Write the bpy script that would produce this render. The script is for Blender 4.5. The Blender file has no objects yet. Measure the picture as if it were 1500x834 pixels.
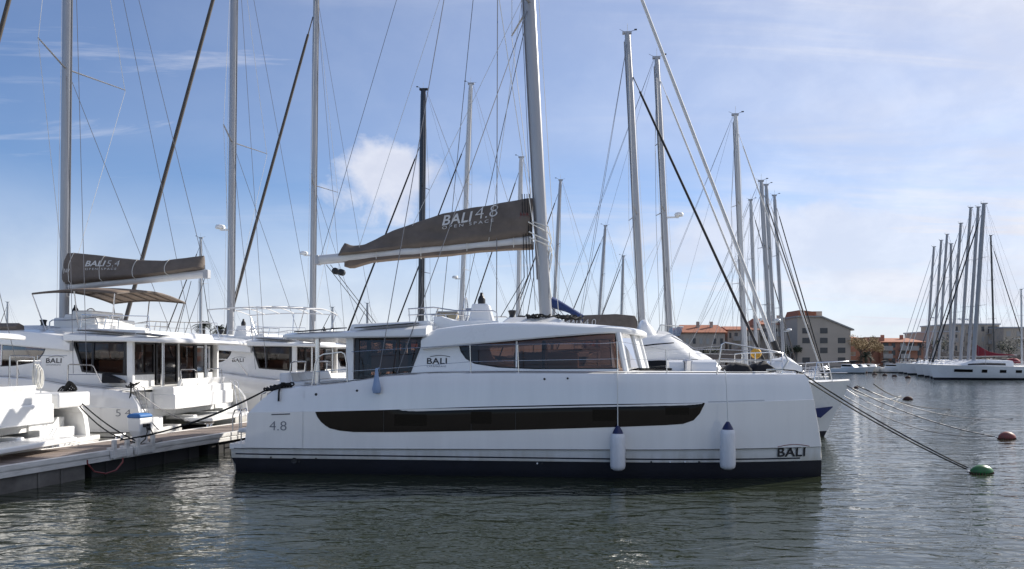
import bpy, bmesh, math, random
from mathutils import Vector, Matrix, noise
random.seed(7)
R = math.radians
SC = bpy.context.scene
COL = SC.collection

# ---------------------------------------------------------------- camera, sky, sun, exposure
F, HY, EYE = 1133.0, 526.0, 2.85        # focal length and horizon in photograph pixels, eye height in metres
cam_d = bpy.data.cameras.new('camera')
cam_d.sensor_width = 36.0
cam_d.lens = 36.0 * F / 1500.0
cam_d.shift_y = (HY - 417.0) / 1500.0
cam_d.clip_start, cam_d.clip_end = 0.1, 9000.0
cam = bpy.data.objects.new('camera', cam_d)
cam.location = (0, 0, EYE)
cam.rotation_euler = (R(90), 0, 0)
COL.objects.link(cam)
SC.camera = cam

SUN_AZ, SUN_EL = 33.0, 29.0              # azimuth counted from +X towards +Y
sd = Vector((math.cos(R(SUN_AZ)) * math.cos(R(SUN_EL)), math.sin(R(SUN_AZ)) * math.cos(R(SUN_EL)), math.sin(R(SUN_EL))))
sun_d = bpy.data.lights.new('sun', 'SUN')
sun_d.energy, sun_d.angle, sun_d.color = 5.0, R(0.5), (1.0, 0.94, 0.85)
sun = bpy.data.objects.new('sun', sun_d)
sun.rotation_euler = sd.to_track_quat('Z', 'Y').to_euler()
sun.location = (60, 40, 60)
COL.objects.link(sun)

SC.view_settings.view_transform = 'Standard'
SC.view_settings.look = 'None'
SC.view_settings.gamma = 1.0
SC.cycles.sample_clamp_indirect = 1.6
SC.view_settings.use_curve_mapping = False
SC.view_settings.exposure = 0.46

world = bpy.data.worlds.new('World')
SC.world = world
world.use_nodes = True
wn, wl = world.node_tree.nodes, world.node_tree.links
wn.clear()


def wnode(t, **kw):
    n = wn.new(t)
    for k, v in kw.items():
        if k in n.inputs.keys():
            n.inputs[k].default_value = v
        else:
            setattr(n, k, v)
    return n


def wmath(op, a, b=None, clamp=False):
    n = wn.new('ShaderNodeMath')
    n.operation = op
    n.use_clamp = clamp
    for i, x in enumerate((a, b)):
        if x is None:
            continue
        if isinstance(x, (int, float)):
            n.inputs[i].default_value = x
        else:
            wl.new(x, n.inputs[i])
    return n.outputs[0]


def wsmooth(x, lo, hi, a=0.0, b=1.0):
    n = wn.new('ShaderNodeMapRange')
    n.interpolation_type = 'SMOOTHSTEP'
    wl.new(x, n.inputs['Value'])
    for k, v in (('From Min', lo), ('From Max', hi), ('To Min', a), ('To Max', b)):
        n.inputs[k].default_value = v
    return n.outputs['Result']


sky = wnode('ShaderNodeTexSky', sky_type='NISHITA', sun_disc=False, sun_elevation=R(SUN_EL), sun_rotation=R(90 - SUN_AZ),
            altitude=0.0, air_density=1.0, dust_density=0.15, ozone_density=4.0)
tc = wnode('ShaderNodeTexCoord')
sep = wnode('ShaderNodeSeparateXYZ')
wl.new(tc.outputs['Generated'], sep.inputs[0])
dx, dy, dz = sep.outputs
den = wmath('ADD', wmath('MAXIMUM', dz, 0.0), 0.10)
pl = wnode('ShaderNodeCombineXYZ')
wl.new(wmath('DIVIDE', dx, den), pl.inputs[0])
wl.new(wmath('DIVIDE', dy, den), pl.inputs[1])


def wnoise(vec, rot, scl, loc=(0, 0, 0), detail=6.0, rough=0.55, dist=0.0, scale=1.0):
    mp_ = wnode('ShaderNodeMapping')
    mp_.inputs['Rotation'].default_value = (0, 0, R(rot))
    mp_.inputs['Scale'].default_value = scl
    mp_.inputs['Location'].default_value = loc
    wl.new(vec, mp_.inputs[0])
    nz = wnode('ShaderNodeTexNoise', Scale=scale, Detail=detail, Roughness=rough, Distortion=dist)
    wl.new(mp_.outputs[0], nz.inputs['Vector'])
    return nz.outputs['Fac']


streak = wsmooth(wnoise(pl.outputs[0], 12, (0.22, 0.85, 1), (3.1, 1.7, 0), 7, 0.6, 0.6), 0.42, 0.78)
sheet = wsmooth(wnoise(pl.outputs[0], -8, (0.16, 0.32, 1), (0.4, 5.2, 0), 4, 0.5, 0.3), 0.36, 0.68)
veil = wmath('MULTIPLY', wmath('ADD', wmath('MULTIPLY', streak, 0.85), wmath('MULTIPLY', sheet, 0.42)), 0.95, True)
side = wsmooth(wmath('DIVIDE', dx, wmath('MAXIMUM', dy, 0.05)), -0.45, 0.55, 0.50, 1.45)     # more high cloud towards the sun
veil = wmath('MULTIPLY', veil, side, True)
low = wsmooth(dz, 0.0, 0.26, 0.80, 0.0)
veil = wmath('MAXIMUM', veil, low)
# two cumulus banks, each an irregular lump in one direction of the sky
tx = wmath('DIVIDE', dx, wmath('MAXIMUM', dy, 0.05))
tz = wmath('DIVIDE', dz, wmath('MAXIMUM', dy, 0.05))


def cumulus(cx, cz, rx, rz, lo, hi, amp, seed, gain=1.0):
    ex = wmath('DIVIDE', wmath('SUBTRACT', tx, cx), rx)
    ez = wmath('DIVIDE', wmath('SUBTRACT', tz, cz), rz)
    d = wmath('SQRT', wmath('ADD', wmath('POWER', wmath('ABSOLUTE', ex), 2.0), wmath('POWER', wmath('ABSOLUTE', ez), 2.0)))
    nz = wnoise(tc.outputs['Generated'], 0, (1, 1, 1.4), (seed, seed, 0), 8, 0.58, 0.3, 11.0)
    d = wmath('ADD', d, wmath('MULTIPLY', wmath('SUBTRACT', nz, 0.5), amp))
    return wmath('MULTIPLY', wsmooth(d, lo, hi, 1.0, 0.0), gain)


c1 = cumulus(-0.160, 0.228, 0.078, 0.056, 0.45, 1.15, 2.3, 2.3, 0.86)
c2 = cumulus(0.45, 0.150, 0.42, 0.085, 0.30, 1.35, 1.5, 7.7, 0.80)
c3 = cumulus(0.50, 0.337, 0.055, 0.018, 0.1, 1.3, 2.6, 4.1, 0.35)
c4 = cumulus(-0.06, 0.21, 0.13, 0.04, 0.2, 1.3, 1.9, 9.4, 0.45)
haze_r = wmath('MULTIPLY', wsmooth(tx, -0.02, 0.50, 0.0, 0.92), wsmooth(wnoise(pl.outputs[0], 20, (0.3, 0.9, 1), (8.1, 2.2, 0), 6, 0.6, 0.5), 0.30, 0.62, 0.45, 1.0))
wisps = wmath('MULTIPLY', wsmooth(wnoise(pl.outputs[0], -18, (0.5, 2.6, 1), (1.3, 9.2, 0), 8, 0.66, 0.8), 0.52, 0.80), 0.55)
for c in (c1, c2, c3, c4, haze_r, wisps):
    veil = wmath('MAXIMUM', veil, c)
veil = wmath('MULTIPLY', veil, wsmooth(dy, -0.35, 0.25, 0.62, 1.0))
puff = wnoise(tc.outputs['Generated'], 0, (1, 1, 1.6), (1, 6, 2), 7, 0.6, 0.2, 9.0)
cl = wnode('ShaderNodeMix', data_type='RGBA')
wl.new(wsmooth(puff, 0.35, 0.7), cl.inputs['Factor'])
cl.inputs[6].default_value = (6.2, 6.4, 7.3, 1)
cl.inputs[7].default_value = (7.5, 7.6, 8.2, 1)
mx = wnode('ShaderNodeMix', data_type='RGBA')
wl.new(veil, mx.inputs['Factor'])
tint = wnode('ShaderNodeMix', data_type='RGBA', blend_type='MULTIPLY')
tint.inputs['Factor'].default_value = 1.0
tint.inputs[7].default_value = (0.86, 0.95, 1.12, 1)
wl.new(sky.outputs[0], tint.inputs[6])
wl.new(tint.outputs[2], mx.inputs[6])
wl.new(cl.outputs[2], mx.inputs[7])
bg = wnode('ShaderNodeBackground', Strength=0.088)
wl.new(mx.outputs[2], bg.inputs['Color'])
wo = wnode('ShaderNodeOutputWorld')
wl.new(bg.outputs[0], wo.inputs[0])

# ---------------------------------------------------------------- helpers


def W(px, py, d):
    """A point of the harbour seen at photograph pixel (px, py) and standing d metres away."""
    return Vector(((px - 750.0) / F * d, d, EYE - (py - HY) / F * d))


def lerp(a, b, t):
    return a + (b - a) * t


def interp(tab, x):
    if x <= tab[0][0]:
        return tab[0][1]
    for (x0, y0), (x1, y1) in zip(tab, tab[1:]):
        if x <= x1:
            return lerp(y0, y1, (x - x0) / (x1 - x0)) if x1 > x0 else y1
    return tab[-1][1]


def tag(o, label=None, cat=None, group=None, kind=None):
    if label:
        o['label'] = label
    if cat:
        o['category'] = cat
    if group:
        o['group'] = group
    if kind:
        o['kind'] = kind
    return o


def empty(name, loc, rz=0.0, scale=1.0):
    o = bpy.data.objects.new(name, None)
    o.location = loc
    o.rotation_euler = (0, 0, rz)
    o.scale = (scale,) * 3
    o.empty_display_size = 0.3
    COL.objects.link(o)
    return o


class MB:
    """Collects faces and links them as ONE mesh object."""

    def __init__(self, T=None):
        self.v, self.f, self.m = [], [], []
        self.T = T or (lambda x, y, z: (x, y, z))
        self.mi = 0

    def add(self, verts, faces):
        k = len(self.v)
        self.v += [self.T(*p) for p in verts]
        for f in faces:
            self.f.append([i + k for i in f])
            self.m.append(self.mi)
        return self

    def box(self, a, b):
        (x0, y0, z0), (x1, y1, z1) = a, b
        return self.add([(x0, y0, z0), (x1, y0, z0), (x1, y1, z0), (x0, y1, z0), (x0, y0, z1), (x1, y0, z1), (x1, y1, z1), (x0, y1, z1)],
                        [(0, 3, 2, 1), (4, 5, 6, 7), (0, 1, 5, 4), (1, 2, 6, 5), (2, 3, 7, 6), (3, 0, 4, 7)])

    def grid(self, rows, close_u=False, close_v=False):
        n, m = len(rows), len(rows[0])
        fs = []
        for i in range(n if close_u else n - 1):
            for j in range(m if close_v else m - 1):
                a, b = i, (i + 1) % n
                c, d = j, (j + 1) % m
                fs.append((a * m + c, b * m + c, b * m + d, a * m + d))
        return self.add([p for r in rows for p in r], fs)

    def loft(self, rings, cap0=True, cap1=True):
        """closed rings joined one to the next"""
        k = len(rings[0])
        self.grid(rings, close_v=True)
        if cap0:
            self.add(rings[0], [tuple(range(k))])
        if cap1:
            self.add(rings[-1], [tuple(range(k))])
        return self

    def prism(self, poly, fn0, fn1):
        """poly: 2-D outline; fn0/fn1 map its points onto the two faces"""
        n = len(poly)
        a = [fn0(*p) for p in poly]
        b = [fn1(*p) for p in poly]
        fs = [tuple(range(n)), tuple(range(2 * n - 1, n - 1, -1))]
        fs += [(i, (i + 1) % n, n + (i + 1) % n, n + i) for i in range(n)]
        return self.add(a + b, fs)

    def tube(self, pts, r, n=6, r1=None, flat=1.0):
        pts = [Vector(p) for p in pts]
        rings = []
        up = None
        for i, p in enumerate(pts):
            d = (pts[min(i + 1, len(pts) - 1)] - pts[max(i - 1, 0)])
            if d.length < 1e-9:
                d = Vector((0, 0, 1))
            d.normalize()
            if up is None:
                up = Vector((0, 0, 1)) if abs(d.z) < 0.9 else Vector((0, 1, 0))
            s = d.cross(up)
            s.normalize()
            up = s.cross(d)
            rr = r if r1 is None else lerp(r, r1, i / (len(pts) - 1))
            rings.append([tuple(p + (s * math.cos(2 * math.pi * k / n) + up * flat * math.sin(2 * math.pi * k / n)) * rr) for k in range(n)])
        return self.loft(rings)

    def lathe(self, prof, c=(0, 0, 0), n=16, axis='z'):
        rings = []
        for r, h in prof:
            ring = []
            for k in range(n):
                a = 2 * math.pi * k / n
                x, y = r * math.cos(a), r * math.sin(a)
                q = (x, y, h) if axis == 'z' else ((h, x, y) if axis == 'x' else (x, h, y))
                ring.append((c[0] + q[0], c[1] + q[1], c[2] + q[2]))
            rings.append(ring)
        return self.loft(rings)

    def build(self, name, mat, parent=None, loc=None, smooth=None, bevel=None, solid=None):
        me = bpy.data.meshes.new(name)
        vs = self.v
        if loc is not None:
            vs = [(p[0] - loc[0], p[1] - loc[1], p[2] - loc[2]) for p in vs]
        me.from_pydata([tuple(p) for p in vs], [], self.f)
        mats = mat if isinstance(mat, (list, tuple)) else [mat]
        for mm in mats:
            me.materials.append(mm)
        if len(mats) > 1:
            me.polygons.foreach_set('material_index', self.m)
        bm = bmesh.new()
        bm.from_mesh(me)
        bmesh.ops.remove_doubles(bm, verts=bm.verts, dist=1e-5)
        bmesh.ops.recalc_face_normals(bm, faces=bm.faces)
        bm.to_mesh(me)
        bm.free()
        if smooth:
            me.polygons.foreach_set('use_smooth', [True] * len(me.polygons))
            me.set_sharp_from_angle(angle=R(smooth))
        me.update()
        o = bpy.data.objects.new(name, me)
        COL.objects.link(o)
        if loc is not None:
            o.location = loc
        if parent:
            o.parent = parent
        if solid:
            md = o.modifiers.new('thickness', 'SOLIDIFY')
            md.thickness = solid
            md.offset = 0
        if bevel:
            md = o.modifiers.new('edge', 'BEVEL')
            md.width = bevel
            md.segments = 2
            md.limit_method = 'ANGLE'
            md.angle_limit = R(40)
        return o


def copy_tree(o, parent=None):
    c = o.copy()
    COL.objects.link(c)
    c.parent = parent
    for ch in o.children:
        copy_tree(ch, c)
    return c


def lettering(body, w, h, fn, mat, parent, bold=0.0, shear=0.0, spacing=1.0, name='lettering'):
    """Words as a thin mesh w wide and h high, laid on a surface by fn(x, y)."""
    cu = bpy.data.curves.new('words', 'FONT')
    cu.body, cu.size, cu.offset, cu.shear, cu.space_character = body, 1.0, bold, shear, spacing
    cu.resolution_u = 4
    ob = bpy.data.objects.new('words', cu)
    COL.objects.link(ob)
    bpy.context.view_layer.update()
    me = bpy.data.meshes.new_from_object(ob.evaluated_get(bpy.context.evaluated_depsgraph_get()))
    bpy.data.objects.remove(ob)
    bpy.data.curves.remove(cu)
    bm = bmesh.new()
    bm.from_mesh(me)
    bmesh.ops.triangulate(bm, faces=bm.faces)
    for _ in range(2):
        bmesh.ops.subdivide_edges(bm, edges=[e for e in bm.edges if e.calc_length() > 0.14], cuts=1)
        bmesh.ops.triangulate(bm, faces=bm.faces)
    bm.to_mesh(me)
    bm.free()
    xs, ys = [v.co.x for v in me.vertices], [v.co.y for v in me.vertices]
    x0, y0, kx, ky = min(xs), min(ys), w / (max(xs) - min(xs)), h / (max(ys) - min(ys))
    for v in me.vertices:
        v.co = fn((v.co.x - x0) * kx, (v.co.y - y0) * ky)
    me.materials.clear()
    me.materials.append(mat)
    me.name = name
    o = bpy.data.objects.new(name, me)
    COL.objects.link(o)
    o.parent = parent
    return o


def sag(p, q, s, n=14):
    p, q = Vector(p), Vector(q)
    return [p.lerp(q, i / n) - Vector((0, 0, 4 * s * (i / n) * (1 - i / n))) for i in range(n + 1)]

# ---------------------------------------------------------------- materials


MATS = {}


def mat(name, col, rough=0.5, metal=0.0, coat=0.0, var=0.0, vscale=3.0, bump=0.0, bscale=30.0, rvar=0.0, spec=0.5, col2=None, stretch=(1, 1, 1), dist=0.01):
    m = bpy.data.materials.new(name)
    m.use_nodes = True
    nt = m.node_tree
    b = nt.nodes['Principled BSDF']
    b.inputs['Base Color'].default_value = (*col, 1)
    b.inputs['Roughness'].default_value = rough
    b.inputs['Metallic'].default_value = metal
    b.inputs['Coat Weight'].default_value = coat
    b.inputs['Coat Roughness'].default_value = 0.06
    b.inputs['Specular IOR Level'].default_value = spec
    if var or bump or rvar:
        t = nt.nodes.new('ShaderNodeTexCoord')
        mp_ = nt.nodes.new('ShaderNodeMapping')
        mp_.inputs['Scale'].default_value = stretch
        nt.links.new(t.outputs['Object'], mp_.inputs[0])
    if var or rvar:
        nz = nt.nodes.new('ShaderNodeTexNoise')
        nz.inputs['Scale'].default_value = vscale
        nz.inputs['Detail'].default_value = 6
        nz.inputs['Roughness'].default_value = 0.62
        nt.links.new(mp_.outputs[0], nz.inputs['Vector'])
        if var:
            rp = nt.nodes.new('ShaderNodeValToRGB')
            c2 = col2 or tuple(c * (1 - var) for c in col)
            rp.color_ramp.elements[0].position, rp.color_ramp.elements[1].position = 0.33, 0.66
            rp.color_ramp.elements[0].color = (*c2, 1)
            rp.color_ramp.elements[1].color = (*col, 1)
            nt.links.new(nz.outputs['Fac'], rp.inputs[0])
            nt.links.new(rp.outputs[0], b.inputs['Base Color'])
        if rvar:
            mr = nt.nodes.new('ShaderNodeMapRange')
            mr.inputs['To Min'].default_value = max(0.02, rough - rvar)
            mr.inputs['To Max'].default_value = rough + rvar
            nt.links.new(nz.outputs['Fac'], mr.inputs[0])
            nt.links.new(mr.outputs[0], b.inputs['Roughness'])
    if bump:
        n2 = nt.nodes.new('ShaderNodeTexNoise')
        n2.inputs['Scale'].default_value = bscale
        n2.inputs['Detail'].default_value = 4
        nt.links.new(mp_.outputs[0], n2.inputs['Vector'])
        bp = nt.nodes.new('ShaderNodeBump')
        bp.inputs['Strength'].default_value = bump
        bp.inputs['Distance'].default_value = dist
        nt.links.new(n2.outputs['Fac'], bp.inputs['Height'])
        nt.links.new(bp.outputs[0], b.inputs['Normal'])
    MATS[name] = m
    return m


def glassy(name, tint, gloss=1.0, rough=0.03):
    """thin tinted pane: lets light through and mirrors at its face"""
    m = bpy.data.materials.new(name)
    m.use_nodes = True
    nt = m.node_tree
    nt.nodes.remove(nt.nodes['Principled BSDF'])
    tr = nt.nodes.new('ShaderNodeBsdfTransparent')
    tr.inputs[0].default_value = (*tint, 1)
    gl = nt.nodes.new('ShaderNodeBsdfGlossy')
    gl.inputs['Roughness'].default_value = rough
    fr = nt.nodes.new('ShaderNodeFresnel')
    fr.inputs[0].default_value = 1.55
    ml = nt.nodes.new('ShaderNodeMath')
    ml.operation = 'MULTIPLY'
    ml.inputs[1].default_value = gloss
    ml.use_clamp = True
    nt.links.new(fr.outputs[0], ml.inputs[0])
    mx_ = nt.nodes.new('ShaderNodeMixShader')
    nt.links.new(ml.outputs[0], mx_.inputs[0])
    nt.links.new(tr.outputs[0], mx_.inputs[1])
    nt.links.new(gl.outputs[0], mx_.inputs[2])
    nt.links.new(mx_.outputs[0], nt.nodes['Material Output'].inputs[0])
    MATS[name] = m
    return m


GEL = mat('gelcoat_white', (0.80, 0.80, 0.79), 0.28, coat=0.35, var=0.035, vscale=0.9, rvar=0.06, bump=0.03, bscale=1.6, dist=0.05)
HULLM = mat('hull_gelcoat', (0.81, 0.805, 0.79), 0.18, coat=0.9, var=0.07, vscale=0.8, rvar=0.05, bump=0.10, bscale=0.9, dist=0.06, stretch=(2.6, 1, 0.3))
DECKM = mat('nonskid_deck', (0.74, 0.74, 0.73), 0.6, var=0.06, vscale=6, bump=0.15, bscale=160, dist=0.002)
GREY = mat('grey_gelcoat', (0.42, 0.43, 0.45), 0.4, var=0.08)
DGREY = mat('dark_grey_trim', (0.10, 0.10, 0.11), 0.5)
NAVY = mat('navy_stripe', (0.012, 0.014, 0.03), 0.3)
AFOUL = mat('antifouling_navy', (0.009, 0.010, 0.018), 0.55, var=0.4, vscale=2.2, bump=0.1, bscale=14)
AFRED = mat('antifouling_black', (0.012, 0.012, 0.014), 0.6, var=0.3)
HGLASS = mat('dark_hull_glass', (0.007, 0.006, 0.006), 0.06, spec=0.16)
PORTG = mat('port_glass', (0.003, 0.003, 0.003), 0.10, spec=0.12)
CGLASS = glassy('tinted_cabin_glass', (0.34, 0.25, 0.21), 1.0)
CLEAR = glassy('clear_plastic', (0.78, 0.78, 0.78), 0.45, 0.15)
MASTG = mat('shaded_grey_mast', (0.36, 0.36, 0.37), 0.5, var=0.1, vscale=1.0)  # far fleet masts: shade of their visible sides put into a darker grey
FRAME = mat('black_window_frame', (0.015, 0.015, 0.017), 0.35)
ALU = mat('anodised_mast', (0.40, 0.40, 0.41), 0.40, metal=0.45, var=0.10, vscale=1.2, stretch=(6, 6, 0.5), rvar=0.06)
MASTW = mat('white_mast', (0.62, 0.62, 0.62), 0.35, coat=0.2, var=0.08, vscale=1.0, stretch=(5, 5, 0.4))
CARBON = mat('black_mast', (0.012, 0.013, 0.018), 0.3, coat=0.3)
STEEL = mat('polished_steel', (0.62, 0.62, 0.63), 0.22, metal=1.0)
WIRE = mat('rigging_wire', (0.16, 0.16, 0.17), 0.42, metal=0.5)
WIREL = mat('light_rigging_rope', (0.60, 0.60, 0.58), 0.7)
BLACKR = mat('black_rope', (0.010, 0.010, 0.011), 0.85, bump=0.5, bscale=60)
WHITER = mat('white_rope', (0.66, 0.65, 0.61), 0.85, bump=0.5, bscale=60)
BLACKP = mat('black_plastic', (0.012, 0.012, 0.013), 0.45)
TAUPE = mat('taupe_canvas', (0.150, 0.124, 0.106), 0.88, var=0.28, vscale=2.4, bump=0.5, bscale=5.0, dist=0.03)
TAUPEL = mat('brown_taupe_lining', (0.22, 0.165, 0.125), 0.88, var=0.2, vscale=3)  # paler, browner canvas for the canopy and the cover flap
FURL = mat('furled_sail_uv_strip', (0.085, 0.075, 0.068), 0.85, var=0.3, vscale=5, stretch=(1, 1, 0.3))
FURLW = mat('furled_white_sail', (0.66, 0.65, 0.63), 0.8, var=0.12, vscale=4)
FURLD = mat('furled_black_strip', (0.02, 0.02, 0.024), 0.8, var=0.3, vscale=4)
BLACKC = mat('black_canvas', (0.012, 0.012, 0.015), 0.9, bump=0.5, bscale=6, dist=0.03)
BLUEC = mat('blue_canvas', (0.020, 0.045, 0.15), 0.85, var=0.25, bump=0.4, bscale=8, dist=0.02)
REDC = mat('red_canvas', (0.23, 0.016, 0.03), 0.85, var=0.25, bump=0.4, bscale=6, dist=0.03)
WOOD = mat('interior_walnut', (0.16, 0.085, 0.05), 0.5, var=0.3, vscale=4, stretch=(1, 1, 6))
CUSH = mat('cushion_fabric', (0.55, 0.48, 0.42), 0.9, var=0.1)
LETW = mat('pale_lettering', (0.62, 0.61, 0.59), 0.7)
LETD = mat('dark_lettering', (0.022, 0.022, 0.028), 0.45)
LETG = mat('grey_lettering', (0.16, 0.17, 0.20), 0.45)
LETR = mat('red_lettering', (0.22, 0.05, 0.045), 0.7)
FENDW = mat('fender_vinyl', (0.74, 0.74, 0.76), 0.42, var=0.16, vscale=7, stretch=(1, 1, 0.3))
FENDB = mat('fender_blue_end', (0.010, 0.016, 0.075), 0.4)
YEL = mat('yellow_canvas', (0.55, 0.30, 0.04), 0.8)
TEAL = mat('green_plastic', (0.02, 0.12, 0.10), 0.4)


def stain(m, z0, z1, col):
    """brownish scum line just above the water, ragged along the hull"""
    nt = m.node_tree
    b = nt.nodes['Principled BSDF']
    src = b.inputs['Base Color'].links[0].from_socket
    t = nt.nodes.new('ShaderNodeTexCoord')
    sp = nt.nodes.new('ShaderNodeSeparateXYZ')
    nt.links.new(t.outputs['Object'], sp.inputs[0])
    mp_ = nt.nodes.new('ShaderNodeMapping')
    mp_.inputs['Scale'].default_value = (5.0, 5.0, 0.6)
    nt.links.new(t.outputs['Object'], mp_.inputs[0])
    nz = nt.nodes.new('ShaderNodeTexNoise')
    nz.inputs['Scale'].default_value = 1.0
    nz.inputs['Detail'].default_value = 7
    nt.links.new(mp_.outputs[0], nz.inputs['Vector'])
    ad = nt.nodes.new('ShaderNodeMath')
    ad.operation = 'MULTIPLY_ADD'
    nt.links.new(nz.outputs['Fac'], ad.inputs[0])
    ad.inputs[1].default_value = -0.5
    nt.links.new(sp.outputs[2], ad.inputs[2])
    mr = nt.nodes.new('ShaderNodeMapRange')
    mr.inputs['From Min'].default_value, mr.inputs['From Max'].default_value = z0, z1
    mr.inputs['To Min'].default_value, mr.inputs['To Max'].default_value = 0.55, 0.0
    nt.links.new(ad.outputs[0], mr.inputs[0])
    mx_ = nt.nodes.new('ShaderNodeMix')
    mx_.data_type = 'RGBA'
    nt.links.new(mr.outputs[0], mx_.inputs['Factor'])
    nt.links.new(src, mx_.inputs[6])
    mx_.inputs[7].default_value = (*col, 1)
    nt.links.new(mx_.outputs[2], b.inputs['Base Color'])


stain(HULLM, 0.10, 0.38, (0.42, 0.38, 0.28))

# ---------------------------------------------------------------- water and land


def water_material():
    m = bpy.data.materials.new('harbour_water')
    m.use_nodes = True
    nt = m.node_tree
    N, Lk = nt.nodes.new, nt.links.new
    b = nt.nodes['Principled BSDF']
    b.inputs['Base Color'].default_value = (0.024, 0.030, 0.016, 1)
    b.inputs['Roughness'].default_value = 0.03
    b.inputs['IOR'].default_value = 1.43
    t = N('ShaderNodeTexCoord')

    def layer(rot, sx, sy, scale, detail, rough, dist):
        mp_ = N('ShaderNodeMapping')
        mp_.inputs['Rotation'].default_value = (0, 0, R(rot))
        mp_.inputs['Scale'].default_value = (sx, sy, 1)
        Lk(t.outputs['Object'], mp_.inputs[0])
        nz = N('ShaderNodeTexNoise')
        nz.inputs['Scale'].default_value = scale
        nz.inputs['Detail'].default_value = detail
        nz.inputs['Roughness'].default_value = rough
        nz.inputs['Distortion'].default_value = dist
        Lk(mp_.outputs[0], nz.inputs['Vector'])
        return nz.outputs['Fac']

    def mul(a, k):
        n = N('ShaderNodeMath')
        n.operation = 'MULTIPLY'
        Lk(a, n.inputs[0])
        if isinstance(k, (int, float)):
            n.inputs[1].default_value = k
        else:
            Lk(k, n.inputs[1])
        return n.outputs[0]

    def add(a, c):
        n = N('ShaderNodeMath')
        n.operation = 'ADD'
        Lk(a, n.inputs[0])
        Lk(c, n.inputs[1])
        return n.outputs[0]
    big = layer(4, 0.4, 1.0, 0.7, 2, 0.5, 0.3)
    mid = layer(-10, 0.5, 1.0, 2.0, 2, 0.45, 0.9)
    fine = layer(14, 0.5, 1.0, 6.0, 2, 0.5, 0.7)
    gust = layer(30, 0.6, 1.0, 0.11, 3, 0.5, 0.6)
    mr = N('ShaderNodeMapRange')
    mr.inputs['From Min'].default_value, mr.inputs['From Max'].default_value = 0.35, 0.65
    mr.inputs['To Min'].default_value, mr.inputs['To Max'].default_value = 0.6, 1.2
    Lk(gust, mr.inputs[0])
    h = add(mul(big, 0.10), mul(add(mul(mid, 0.125), mul(fine, 0.030)), mr.outputs[0]))
    bp = N('ShaderNodeBump')
    bp.inputs['Strength'].default_value = 1.0
    bp.inputs['Distance'].default_value = WAVE
    Lk(h, bp.inputs['Height'])
    Lk(bp.outputs[0], b.inputs['Normal'])
    return m


WAVE = 0.46
mb = MB()
mb.add([(-2500, -300, 0), (2500, -300, 0), (2500, 5000, 0), (-2500, 5000, 0)], [(0, 1, 2, 3)])
tag(mb.build('water', water_material()), kind='structure')

QUAYM = mat('quay_stone', (0.22, 0.20, 0.18), 0.9, var=0.4, vscale=1.5)
LANDM = mat('town_ground', (0.20, 0.18, 0.15), 0.95, var=0.3, vscale=0.2)
# the quay the photographer stands on
mb = MB()
mb.box((-140, -70, -2), (140, 0.8, 1.25))
tag(mb.build('promenade', mat('quay_concrete', (0.43, 0.425, 0.41), 0.9, var=0.2, vscale=0.6)), kind='structure')
mb = MB()
mb.box((-420, 176, -2), (520, 177.2, 1.15))
tag(mb.build('quay', QUAYM), kind='structure')
mb = MB()
mb.add([(-2500, 177.2, 1.1), (2500, 177.2, 1.1), (2500, 5000, 1.1), (-2500, 5000, 1.1)], [(0, 1, 2, 3)])
tag(mb.build('ground', LANDM), kind='structure')

# ---------------------------------------------------------------- rigs shared by all sailing boats


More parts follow.
